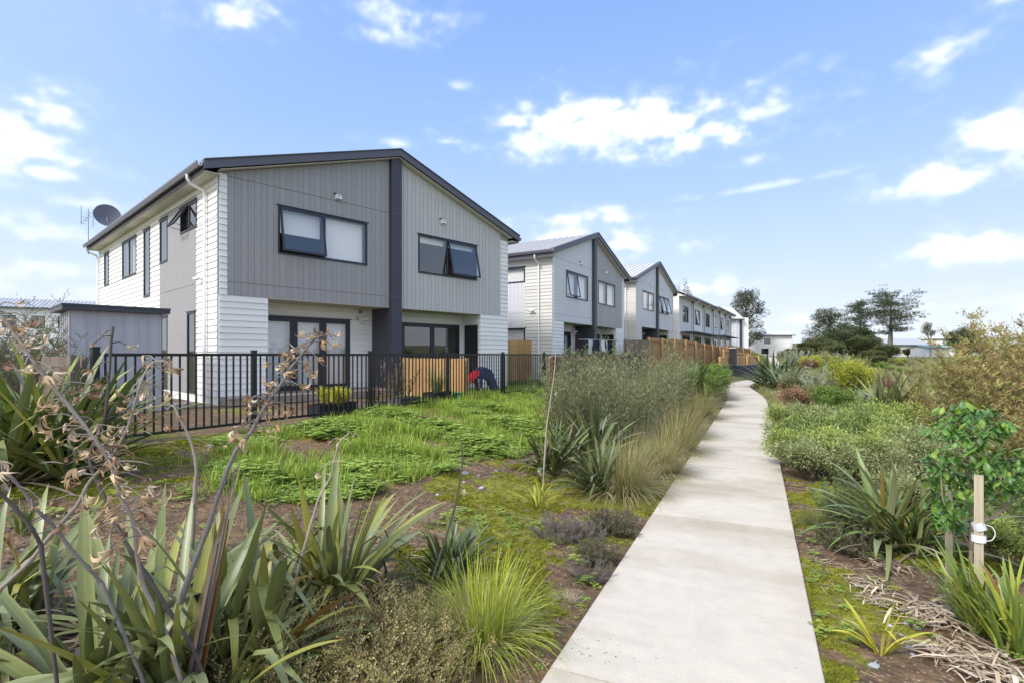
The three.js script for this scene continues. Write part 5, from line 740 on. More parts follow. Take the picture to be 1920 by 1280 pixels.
{
  const R = rng(200), g1 = bladesOf(1, 16, .10, [[.27, .40, .045], [.34, .48, .06], [.20, .33, .04], [.42, .50, .09]], .0065, .06), pts = [], pts2 = [], clover = [];
  const xs = greenZone.map(p => p[0]), dz = greenZone.map(p => p[1]), x0 = Math.min(...xs), x1 = Math.max(...xs), d0 = Math.min(...dz), d1 = Math.max(...dz);
  for (let k = 0; k < 60000 && pts.length < 15000; k++) { const x = lerp(x0, x1, R()), d = lerp(d0, d1, R()), wob = .5 * (fbm(x * 1.3 + 3, d * 1.3, 3) - .5) + (R() + R() - 1) * .45; if (!inside(x + wob, d + wob * .8, greenZone)) continue; const f = fbm(x * 1.1 + 30, d * 1.1, 3); if (f < .44 && R() < .8) continue; if (R() > sst(.24, .46, fbm(x * .7 + 8, d * .7, 3))) continue; (R() < sst(.46, .58, f) * (d < 11 ? .9 : .5) ? clover : pts).push([x, ground(x, d) - .01, d]); }
  for (let k = 0; k < 9000; k++) { const d = 12 + R() * 12, x = fenceX(d) + .2 + R() * 4; if (x > pathC(d) - 2.2) continue; if (d < 14 && x < fenceX(d) + .9) continue; pts.push([x, ground(x, d) - .01, d]); }
  scatter('verge_grass', 'bright green grass growing on the verge before the black fence', g1, grassM, pts, 5, .8, 1.75, [.8, 1.25]);
  const cl = new MB(), R2 = rng(8); for (let k = 0; k < 16; k++) { const a = R2() * 6.28, r = Math.sqrt(R2()) * .075, h = .02 + R2() * .07, x = Math.cos(a) * r, z = Math.sin(a) * r, c = [[.31, .43, .06], [.37, .49, .08], [.25, .37, .055]][k % 3]; for (let t = 0; t < 3; t++) { const b = t * 2.094 + a; cl.leaf(x, h, z, Math.cos(b), .15, Math.sin(b), 0, 1, 0, .026, .024, c, .2); } }
  scatter('clover_patch', 'soft green clover and weeds among the verge grass', cl.geo(false), folM, clover.slice(0, 9000), 6, .6, 1.45, [.75, 1.25]);
  const lawn = []; for (let k = 0; k < 14000; k++) { const d = 13.5 + R() * 10, x = fenceX(d) - .15 - R() * 5; const hu = (x + 6.74) * .679 + (d - 12.2) * .734, hw = -(x + 6.74) * .734 * -1 - (d - 12.2) * .679; if (hw < .3 && hu < 9.9) continue; const t = (x + 3.22) * .68 + (d - 15.55) * .73; if (t < .1) continue; lawn.push([x, ground(x, d) - .01, d]); }
  scatter('back_lawn', 'short green lawn behind the black fence', bladesOf(2, 14, .07, [[.20, .32, .04], [.25, .38, .05]], .006, .06), grassM, lawn, 7, .8, 1.4, [.7, 1.1]);
  const sparse = []; for (let k = 0; k < 2600; k++) { const d = 2.6 + R() * 12, x = lerp(fenceX(d) + .15, pathC(d) - .8, R()); if (inside(x, d, greenZone)) continue; if (fbm(x * 1.6 + 12, d * 1.6, 3) > .55) sparse.push([x, ground(x, d) - .008, d]); }
  for (let k = 0; k < 260; k++) { const d = 2.2 + R() * 8, x = pathC(d) + .78 + Math.pow(R(), 1.5) * 3; if (fbm(x * 2.6 + 12, d * 2.6, 3) > .55) sparse.push([x, ground(x, d) - .008, d]); }
  scatter('sparse_weeds', 'scattered small weeds on the mossy soil', cl.geo(false), folM, sparse, 9, .35, .8, [.7, 1.1]);
  // moss cushions, straw litter, pebbles
  const ms = new MB(), R3 = rng(12); for (let k = 0; k < 22; k++) { const a = R3() * 6.28, r = Math.sqrt(R3()) * .03, c = [[.30, .31, .03], [.38, .36, .04], [.24, .27, .03]][k % 3]; ms.leaf(Math.cos(a) * r, 0, Math.sin(a) * r, Math.cos(a) * .5, .8, Math.sin(a) * .5, Math.sin(a), .3, -Math.cos(a), .018, .009, c, .2); }
  const moss = []; for (let k = 0; k < 90000 && moss.length < 17000; k++) { const d = 2.0 + Math.pow(R(), 1.6) * 9, x = R() < .6 ? lerp(fenceX(d) + .4, pathC(d) - .78, R()) : pathC(d) + .77 + Math.pow(R(), 1.4) * 2.6; if (mossAt(x, d) > .55 && fbm(x * 14, d * 14, 3) > .36) moss.push([x, ground(x, d) - .004, d]); }
  scatter('moss_cushions', 'yellow green moss covering the soil', ms.geo(false), folM, moss, 13, .7, 1.6, [.7, 1.2]);
  const st = new MB(); st.tube([[0, 0, 0], [.05, .006, .01], [.11, 0, -.01]], .0016, .001, 3, [.42, .33, .22]); st.tube([[.02, .004, .03], [.03, .008, -.03]], .0014, .001, 3, [.30, .22, .15]); st.leaf(.03, .004, -.02, .9, .05, .4, 0, 1, 0, .05, .008, [.36, .27, .17], .2);
  const lit = []; for (let k = 0; k < 5200; k++) { const d = 2 + Math.pow(R(), 1.4) * 11, x = lerp(fenceX(d) + .2, pathC(d) - .8, R()); lit.push([x, ground(x, d) + .002, d]); } for (let k = 0; k < 1500; k++) { const d = 2 + R() * 6, x = pathC(d) + .79 + Math.pow(R(), 1.3) * 3.4; lit.push([x, ground(x, d) + .002, d]); }
  scatter('straw_litter', 'dry straw and twig litter on the soil', st.geo(), dryM, lit, 14, .5, 1.5, [.55, 1.25]);
  const pg = new THREE.IcosahedronGeometry(1, 1); { const p = pg.attributes.position; for (let i = 0; i < p.count; i++) { const k = 1 + .35 * (hash2(Math.round(p.getX(i) * 50), Math.round(p.getZ(i) * 50 + p.getY(i) * 31)) - .5); p.setXYZ(i, p.getX(i) * k, p.getY(i) * k * .55, p.getZ(i) * k * .8); } pg.computeVertexNormals(); }
  const peb = []; for (let k = 0; k < 2600; k++) { const d = 2 + Math.pow(R(), 1.3) * 9, x = R() < .7 ? lerp(fenceX(d) + .2, pathC(d) - .8, R()) : pathC(d) + .79 + R() * 3; if (fbm(x * 1.2 + 60, d * 1.2, 3) > .5) peb.push([x, ground(x, d), d]); }
  scatter('pebbles', 'small grey pebbles in the soil', pg, std(0xffffff, .85), peb, 15, .004, .013, [.16, .38]);
  const clods = []; for (let k = 0; k < 9000; k++) { const d = 2 + Math.pow(R(), 1.4) * 8.5, x = R() < .62 ? lerp(fenceX(d) + .2, pathC(d) - .78, R()) : pathC(d) + .78 + Math.pow(R(), 1.2) * 3.4; if (mossAt(x, d) < .6 && !inside(x, d, greenZone)) clods.push([x, ground(x, d), d]); }
  scatter('soil_clods', 'crumbs of brown soil and bark mulch', pg, std(0xffffff, .98, { color: col(1.0, .74, .53) }), clods, 19, .006, .021, [.07, .19]);
  const stoneM = [std(col(.30, .31, .32), .8), std(col(.20, .21, .21), .8), std(col(.42, .41, .40), .8)];
  [[870, 890, .06], [898, 893, .03], [903, 916, .035], [870, 905, .025], [932, 885, .03], [820, 929, .025], [930, 882, .02], [1706, 1215, .022], [1700, 1170, .02], [1640, 1250, .03], [1690, 1190, .015], [1738, 1215, .02], [1712, 1232, .016], [1722, 1180, .024], [1668, 1176, .02]].forEach(([a, b, s], k) => { const q = gpt(a, b), m = solo('stone', pg, stoneM[k % 3], k < 7 ? 'loose grey stone on the moss beside the bright verge grass' : 'loose grey stone on the moss near the yellow seedling by the path', 'stone', k < 7 ? 'stones by the verge grass' : 'stones by the yellow seedling'); m.position.set(q[0], ground(...q) + s * .2, -q[1]); m.scale.setScalar(s); m.rotation.y = k * 1.7; });
}
{ const R = rng(31), gr = []; for (let k = 0; k < 2600; k++) { const t = .2 + R() * 3.4, o = .05 + R() * .8; gr.push([-6.74 - .734 * t - .679 * o, .515, 12.2 + .679 * t - .734 * o]); } const g = new THREE.IcosahedronGeometry(1, 0); g.scale(1, .6, .8); scatter('gravel_strip', 'grey gravel between the pavers and the side wall', g, std(0xffffff, .9), gr, 16, .012, .028, [.14, .34]); }

// ---------------------------------------------------------------- right of the path, near
{
  let p = gpt(1690, 1038); flax({ x: p[0], d: p[1], n: 120, len: 1.0, lean: 56, bend: 60, fans: 6, spread: .16, seed: 71, dead: 10, wide: .82, mats: [FL.green[0], FL.green[1], FL.bright[2], FL.deep[1], FL.green[4]], kink: .07, label: 'fresh green flax with glossy arching leaves right of the path' });
  p = gpt(1652, 1228); flax({ x: p[0], d: p[1], n: 18, len: .36, lean: 46, bend: 55, fans: 2, spread: .02, seed: 72, wide: 1.1, mats: [FL.yellow[0], FL.yellow[2]], label: 'small bright yellow flax seedling on the moss right of the path' });
  p = gpt(1905, 1235); flax({ x: p[0], d: p[1], n: 75, len: .62, lean: 30, bend: 26, fans: 4, spread: .07, seed: 73, dead: 14, wide: .75, mats: [...FL.bright, FL.yellow[3], FL.yellow[1]], label: 'upright lime green flax at the foot of the stakes, larger clump' });
  p = gpt(1838, 1195); flax({ x: p[0], d: p[1], n: 62, len: .62, lean: 34, bend: 30, fans: 3, spread: .06, seed: 74, dead: 12, wide: .7, mats: [...FL.bright, FL.yellow[3]], label: 'upright lime green flax tuft directly before the taller stake' });
  p = gpt(1660, 795); flax({ x: p[0], d: p[1], n: 70, len: 1.6, lean: 50, bend: 45, fans: 4, spread: .25, seed: 75, wide: .9, mats: [FL.green[1], FL.green[4]], whole: true, label: 'pale green flax with broad leaves behind the low shrubs' });
  p = gpt(1700, 800); flax({ x: p[0], d: p[1], n: 60, len: 1.7, lean: 36, bend: 45, fans: 4, spread: .25, seed: 76, wide: 1.0, mats: [FL.green[1], FL.green[4], FL.green[3]], whole: true, label: 'pale upright flax beside the bronze bush' });
  flax({ x: 13.6, d: 27.6, n: 170, len: 2.15, lean: 62, bend: 50, fans: 8, spread: .6, seed: 77, wide: .75, mats: FL.deep, whole: true, label: 'big dark flax on the inside of the path bend' });
  flax({ x: 12.9, d: 25.2, n: 120, len: 1.75, lean: 60, bend: 50, fans: 6, spread: .5, seed: 78, wide: .8, mats: [...FL.deep, FL.green[4]], whole: true, label: 'dark flax with pale leaf backs in front of the big bend flax' });
  p = gpt(1575, 742); flax({ x: p[0], d: p[1], n: 70, len: 1.15, lean: 48, bend: 30, fans: 4, spread: .25, seed: 79, wide: .6, mats: FL.bright, whole: true, label: 'spiky light green flax before the yellow green bush' });
  p = gpt(1490, 775); flax({ x: p[0], d: p[1], n: 40, len: .7, lean: 50, bend: 45, fans: 3, spread: .2, seed: 80, wide: .9, mats: [FL.green[4], FL.bright[2]], whole: true, label: 'small flax between the brown shrub and the path bend' });
}
const olearia = [81, 82, 83].map((s, oi) => crownGeo({ seed: s, h: 1, trunks: 9, first: .26, r: .011, levels: 2, split: [3, 4, 4], open: .85, wiggle: .35, clump: .075, per: 13, ll: .055, lw: .017, cols: [[[.30, .38, .09], [.40, .48, .11], [.22, .29, .07], [.46, .52, .16]], [[.24, .33, .09], [.30, .40, .11], [.18, .25, .07], [.36, .44, .15]], [[.31, .35, .15], [.38, .42, .19], [.24, .27, .11], [.44, .47, .22]]][oi], fall: .85, lean: .8, wood: [.10, .075, .06] }));
const broom = fineShrubGeo({ seed: 84, stems: 34, h: .55, lean: 38, base: .14, twigs: 4, twigLen: .13, leaves: 6, ll: .045, lw: .007, cols: [[.22, .29, .09], [.30, .36, .12], [.17, .23, .08]], bare: 0 });
const bronze = [85, 86, 87].map(s => fineShrubGeo({ seed: s, stems: 76, h: 2.2, lean: 38, base: .35, twigs: 5, twigLen: .10, leaves: 11, ll: .062, lw: .014, cols: [[.42, .29, .11], [.32, .31, .09], [.48, .35, .17], [.28, .31, .08], [.36, .21, .10], [.58, .46, .27], [.36, .38, .10], [.30, .34, .09]], bare: 1, wr: .012 }));
{
  const gr = 'low green shrubs right of the path', LS = ['overhanging the path edge beside the narrow leaf shrub', 'nearest the narrow leaf shrub, right behind it', 'at the path edge behind the first overhanging one', 'behind the glossy flax on the path side', 'directly behind the glossy flax', 'in the middle, two rows behind the glossy flax', 'two rows behind the glossy flax, toward the young tree', 'behind the crown of the young tree', 'at the path side in front of the round bush', 'in front of the pale broad leaved flax', 'in front of the pale upright flax', 'under the right branches of the young tree', 'between the young tree and the bronze bushes', 'next to the drooping tan tussock at the path edge'];
  [[1520, 885, .80], [1545, 908, .72], [1500, 845, .85], [1600, 900, .82], [1660, 905, .78], [1585, 850, .95], [1650, 855, .98], [1715, 880, .95], [1535, 818, 1.0], [1610, 815, 1.1], [1700, 835, 1.1], [1760, 900, .9], [1780, 850, 1.0], [1480, 812, .8]].forEach(([a, b, s], k) => { const q = gpt(a, b); plant('leafy_shrub', 'low dense small leaved shrub ' + LS[k], 'shrub', olearia[(k * 2 + (k > 6 ? 1 : 0)) % 3], q[0] + .10, q[1] + .2, s * (1.0 + .4 * hash2(k, 9)), k * 1.7, gr); });
  let q = gpt(1585, 985); plant('narrow_leaf_shrub', 'small airy shrub with narrow light green leaves beside the glossy flax', 'shrub', broom, q[0], q[1], .95, 1); q = gpt(1905, 990); plant('narrow_leaf_shrub', 'airy narrow leaved shrub behind the staked tree', 'shrub', broom, q[0] + .2, q[1] + .2, 1.1, 3);
  q = gpt(1530, 990); plant('rush_tuft', 'dark green rush tuft on the moss by the path', 'grass tuft', [tDark], q[0], q[1], .5, 1, undefined, [grassM], undefined, ['blades']);
  q = gpt(1595, 1035); plant('wiry_shrub', 'low tangled shrub under dry leaf litter by the glossy flax', 'shrub', wiryG, q[0], q[1], 1.1, 1, undefined);
  [[1470, 800, .9], [1480, 850, .7], [1462, 780, 1.0]].forEach(([a, b, s], k) => { const q2 = gpt(a, b); plant('tussock', 'tan tussock drooping onto the right edge of the path', 'grass tuft', [tTan[k]], q2[0] + .12, q2[1], s, k * 2, 'tan tussocks right of the path', [grassM], undefined, ['blades']); });
  const BL = ['tall bronze bush with upright leaves, first behind the young tree', 'tallest bronze bush against the skyline', 'small bronze bush at the foot of the tall ones, beside the pale flax', 'low bronze bush right behind the young tree crown', 'tall bronze bush behind the tallest one', 'medium bronze bush behind the first tall one', 'farthest tall bronze bush', 'low bronze bush between the small one and the young tree'], bg = 'bronze bushes at the right edge';
  [[9.0, 9.5, 1.2], [10.0, 9.9, 1.28], [8.0, 9.5, .6], [8.3, 8.0, .6], [10.7, 10.9, 1.25], [9.3, 11.2, .75], [11.6, 11.7, 1.2], [8.1, 8.7, .5]].forEach(([x, d, s], k) => plant('bronze_bush', BL[k], 'shrub', bronze[k % 3], x, d, s, k * 1.9, bg));
  [[4.3, 4.5, .9], [4.9, 5.2, 1.0], [5.6, 5.9, 1.15], [5.3, 4.6, .8], [6.2, 6.8, 1.1], [4.6, 6.1, 1.0], [6.6, 5.6, 1.0], [5.2, 3.4, .9], [6.0, 4.2, 1.0], [7.2, 6.4, 1.1]].forEach(([x, d, s], k) => plant('leafy_shrub', (k % 3 === 1 ? 'airy narrow leaved shrub' : k % 3 ? 'low fresh green shrub' : 'low yellow green shrub') + ' on the falling ground beyond the staked tree', 'shrub', k % 3 === 1 ? broom : olearia[k % 3], x, d, k % 3 === 1 ? s * 1.1 : s * .7, k * 2.1, ['low yellow green shrubs beyond the staked tree', 'airy shrubs beyond the staked tree', 'low fresh green shrubs beyond the staked tree'][k % 3]));
  const dd = new MB(), R = rng(91); for (let k = 0; k < 95; k++) { const a = R() * 6.28, r = Math.sqrt(R()) * .19, c = [[.52, .41, .28], [.42, .32, .21], [.60, .50, .37], [.32, .24, .16]][k % 4]; dd.blade(Math.cos(a) * r, .01 + R() * .07, Math.sin(a) * r, R() * 6.28, .08 + R() * .2, .008 + R() * .016, (70 + R() * 25) * DEG, (R() * 60) * DEG, (w => c.map(v => v * w))(.8 + .4 * R()), 4); }
  const pile = dd.geo(); [[1610, 1030, .75], [1625, 1100, .7], [1720, 1155, .95], [1765, 1165, .8], [1665, 1065, .7], [1800, 1235, .9], [1840, 1262, 1.0], [1640, 1130, .5]].forEach(([a, b, s], k) => { const q2 = gpt(a, b); plant('dry_leaf_pile', 'heap of curled dry flax leaves ' + ['on the wiry shrub by the glossy flax', 'on the moss beyond the yellow seedling', 'in front of the shorter stake', 'at the foot of the taller stake', 'under the drooping leaves of the glossy flax', 'beside the lime green flax tuft', 'in front of the larger lime green clump', 'nearest the concrete beyond the yellow seedling'][k], 'leaf litter', [pile], q2[0], q2[1], s, k * 1.3, 'dry leaf heaps right of the path', [dryM], undefined, ['dry_leaves']); });
  [[430, 1262, 1.2], [300, 1270, 1.2], [120, 1262, 1.2], [560, 1180, .9], [650, 1160, .8], [215, 1200, 1.1], [25, 1200, 1.1]].forEach(([a, b, s], k) => { const q2 = gpt(a, b); plant('dry_leaf_pile', 'mat of grey brown dead leaves ' + ['under the right side of the large flax', 'under the middle of the large flax', 'under the second flax clump', 'between large and medium flax', 'at the foot of the medium flax', 'behind the middle of the large flax', 'behind the second flax clump'][k], 'leaf litter', [pile], q2[0], q2[1], [s, s * .8, s], k * 1.1, 'dead leaf mats under the flax', [std(col(.62, .58, .55), .9, { vertexColors: true, side: 2 })], undefined, ['dry_leaves']); });
  const h = new MB(), c = pathC(17.6) + .85; h.tube([[c, .03, -17.0], [c + .35, .05, -17.3], [c + 1.0, .02, -17.2], [c + 1.6, -.05, -17.6]], .02, .02, 7); solo('irrigation_hose', h.geo(), std(hex('#b9c6cf'), .5), 'pale grey hose lying on the soil beside the path bend', 'hose');
}
{ // staked young tree with large glossy leaves
  const d0 = 3.68, T = (px, py, dd = 0) => { const q = at(px, py, d0 + dd); return q; }, base = T(1832, 1165), gy = ground(base[0], d0);
  const t = thing('young_tree', 'young tree with large glossy crinkled leaves tied to timber stakes', 'tree', base[0], gy, d0), rel = (q) => [q[0] - base[0], q[1] - gy, q[2] - base[2]], wood = new MB(), wc = [.27, .21, .16];
  const limb = (pts, r0, r1) => wood.tube(new THREE.CatmullRomCurve3(pts.map(q => new THREE.Vector3(...rel(T(...q))))).getPoints(pts.length * 3).map(v => [v.x, v.y, v.z]), r0, r1, 7, wc);
  { const q0 = rel(T(1822, 1120)); wood.tube([[q0[0] - .01, -.03, q0[2]], [q0[0], q0[1] * .5, q0[2]], q0, rel(T(1821, 1040)), rel(T(1822, 960)), rel(T(1820, 880)), rel(T(1819, 800))], .017, .006, 8, wc); }
  limb([[1821, 1030], [1800, 985, -.05], [1786, 960, -.1]], .010, .006); limb([[1821, 1025], [1795, 1010, .06], [1780, 985, .1]], .009, .006); limb([[1822, 985], [1870, 965, .05], [1905, 925, .1], [1935, 880, .12]], .011, .007); limb([[1820, 900], [1806, 870, -.05], [1793, 835, -.08]], .007, .004); limb([[1820, 960], [1846, 900, .08], [1850, 840, .1], [1847, 790, .1]], .009, .005); limb([[1820, 830], [1835, 822, -.04], [1848, 810, -.05]], .004, .003); limb([[1822, 940], [1862, 930, -.06], [1880, 890, -.1]], .006, .004); limb([[1793, 980, -.08], [1770, 940, -.12], [1765, 890, -.12]], .006, .004);
  part(t, 'trunk', wood.geo(), barkM);
  const lg = (() => { const mb = new MB(), n = 6; let pr = null; for (let k = 0; k <= n; k++) { const s = k / n, w = .34 * Math.pow(Math.sin(Math.PI * Math.min(.985, s * .96 + .03)), .8), dr = -.28 * s * s, wv = Math.sin(k * 2.2) * .025, a = mb.v(-w, dr - .10 + wv, s, [1, 1, 1], 0, s), b = mb.v(0, dr, s, [1, 1, 1], .5, s), c = mb.v(w, dr - .10 - wv, s, [1, 1, 1], 1, s); if (pr) { mb.t(pr[0], pr[1], b); mb.t(pr[0], b, a); mb.t(pr[1], pr[2], c); mb.t(pr[1], c, b); } pr = [a, b, c]; } const g = mb.geo(); g.deleteAttribute('color'); return g; })();
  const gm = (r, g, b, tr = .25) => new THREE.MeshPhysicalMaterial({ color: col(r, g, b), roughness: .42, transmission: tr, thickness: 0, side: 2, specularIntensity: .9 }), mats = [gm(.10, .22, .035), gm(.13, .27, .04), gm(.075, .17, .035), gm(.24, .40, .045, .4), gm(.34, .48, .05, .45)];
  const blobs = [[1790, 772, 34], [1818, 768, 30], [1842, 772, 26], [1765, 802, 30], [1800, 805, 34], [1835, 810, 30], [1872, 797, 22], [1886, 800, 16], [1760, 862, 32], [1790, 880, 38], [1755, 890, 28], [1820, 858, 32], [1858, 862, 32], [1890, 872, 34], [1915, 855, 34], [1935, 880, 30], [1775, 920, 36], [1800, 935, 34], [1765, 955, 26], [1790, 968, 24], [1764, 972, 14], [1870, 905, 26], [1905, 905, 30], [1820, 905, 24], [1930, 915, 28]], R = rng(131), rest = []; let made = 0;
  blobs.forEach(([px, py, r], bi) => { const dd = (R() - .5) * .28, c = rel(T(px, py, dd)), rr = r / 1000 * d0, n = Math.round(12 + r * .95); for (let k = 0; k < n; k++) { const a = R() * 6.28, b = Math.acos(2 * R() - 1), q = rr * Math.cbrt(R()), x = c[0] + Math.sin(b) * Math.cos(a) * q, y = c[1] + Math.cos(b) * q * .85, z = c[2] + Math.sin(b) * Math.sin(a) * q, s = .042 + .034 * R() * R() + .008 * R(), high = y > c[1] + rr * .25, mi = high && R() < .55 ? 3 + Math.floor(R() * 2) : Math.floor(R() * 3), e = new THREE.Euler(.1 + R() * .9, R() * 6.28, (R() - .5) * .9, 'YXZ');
    const m4 = new THREE.Matrix4().compose(new THREE.Vector3(x, y, z), new THREE.Quaternion().setFromEuler(e), new THREE.Vector3(s * (.68 + .2 * R()), s, s * (1 + .25 * R()))); if (k % 2 === 0 && made < 300) { made++; part(t, 'leaf', lg, mats[mi]).applyMatrix4(m4); } else (rest[mi] ??= []).push(lg.clone().applyMatrix4(m4)); } });
  rest.forEach((g, k) => { if (g) part(t, 'leaves', mergeGeometries(g), mats[k]).userData.kind = 'stuff'; });
  const stake = (px, py, dd, top, w, label) => { const x = (px - 960) / 1000 * dd, y = ground(x, dd), g = thing('timber_stake', label, 'stake', x, y, dd, -.70); const b = new THREE.BoxGeometry(w, top - y + .1, w, 1, 1, 1); b.translate(0, (top - y - .1) / 2, 0); part(g, 'post', b, stakeMat); return g; };
  const s1 = stake(1836, 1165, 3.42, .925, .047, 'taller pale timber stake with white tie band holding the young tree'); stake(1780, 1120, 3.98, .72, .045, 'shorter pale timber stake left of the young tree');
  { const y = at(1838, 1008, 3.42)[1] - ground(3.0, 3.42), mb = new THREE.CylinderGeometry(.038, .038, .045, 20, 1, true); const m = part(s1, 'tie_band', mb, std(hex('#e4e6ea'), .5, { side: 2 })); m.position.set(0, y, 0); const m2 = part(s1, 'tie_band', new THREE.CylinderGeometry(.035, .035, .05, 20, 1, true), std(hex('#c9ccd4'), .5, { side: 2 })); m2.position.set(.0, y + .075, 0); m2.rotation.z = .35; const lp = new MB(); lp.tube(new THREE.CatmullRomCurve3([[.03, y - .01, .02], [.062, y + .005, .02], [.078, y + .04, .01], [.066, y + .08, 0], [.03, y + .085, -.02]].map(v => new THREE.Vector3(...v))).getPoints(16).map(v => [v.x, v.y, v.z]), .0022, .0022, 5); part(s1, 'tie_cord', lp.geo(), M.pvc); }
}
// ---------------------------------------------------------------- planting in the tubs behind the fence
{
  const yel = crownGeo({ seed: 101, h: .55, trunks: 6, first: .3, r: .008, levels: 1, split: [3, 4], open: .6, wiggle: .3, clump: .07, per: 34, ll: .05, lw: .016, cols: [[.58, .56, .04], [.66, .60, .07], [.48, .50, .05]], fall: .85, lean: .5 });
  plant('yellow_shrub', 'bright yellow conifer like shrub in the black trough behind the fence', 'shrub', yel, -3.38, 10.05, 1.0, 0, undefined, [folM, barkM], .75);
  const leg = (seed, cols, h) => fineShrubGeo({ seed, stems: 9, h, lean: 22, base: .1, twigs: 2, twigLen: .14, leaves: 4, ll: .045, lw: .018, cols, bare: 0, twigWood: true, wood: [.22, .14, .10] });
  plant('potted_plant', 'leggy plant with thin reddish stems in the dark grey trough', 'plant', leg(102, [[.18, .20, .08], [.30, .14, .08], [.14, .18, .06]], .85), -2.35, 11.6, 1, 0, undefined, [folM, barkM], .74);
  plant('potted_plant', 'low dusky red leaved plant in the low grey trough', 'plant', leg(103, [[.24, .09, .07], [.18, .10, .08]], .35), -2.85, 11.0, 1, 0, undefined, [folM, barkM], .70);
  plant('potted_plant', 'tall grassy green plant in the deep black trough', 'plant', [tussockGeo({ seed: 104, n: 160, base: .1, len: .8, wid: .012, tilt: 26, bend: 40, cols: [[.30, .36, .10], [.24, .30, .08]] })], -1.75, 12.4, 1, 0, undefined, [grassM], .80, ['blades']);
  plant('potted_plant', 'thin rose bush with bare stems against the dark blade wall', 'plant', leg(105, [[.13, .18, .06], [.28, .2, .12]], 1.1), -2.75, 12.0, 1, 0, undefined, [folM, barkM], .52);
}
// ---------------------------------------------------------------- wetland shrubs, middle distance
const mids = [[[.30, .33, .10], [.37, .39, .12], [.22, .25, .08]], [[.48, .50, .06], [.56, .56, .08], [.36, .42, .06]], [[.30, .33, .18], [.38, .40, .23], [.23, .26, .14]], [[.34, .20, .11], [.42, .26, .15], [.27, .18, .11]], [[.13, .18, .055], [.17, .22, .07], [.10, .14, .05]], [[.26, .38, .07], [.33, .45, .09], [.20, .30, .06]]];
const midGeo = mids.map((cols, k) => [0, 1].map(v => crownGeo({ seed: 300 + k * 7 + v, h: 1, trunks: 8, first: .28, r: .012, levels: 2, split: [2, 3, 4], open: .8, wiggle: .35, clump: .12, per: 17, ll: .075, lw: .026, cols, fall: .82, lean: .75 })));
const midFine = [[[.32, .33, .14], [.40, .40, .18]], [[.40, .43, .30], [.48, .50, .37]], [[.46, .41, .22], [.34, .34, .13]]].map((cols, k) => fineShrubGeo({ seed: 340 + k, stems: 40, h: 1.2, lean: 42, base: .3, twigs: 4, twigLen: .14, leaves: 5, ll: .05, lw: .016, cols, bare: 0 }));
const midName = ['olive', 'yellow green', 'grey green', 'russet brown', 'dark green', 'fresh green'], fineName = ['wispy olive', 'silvery', 'straw coloured'];
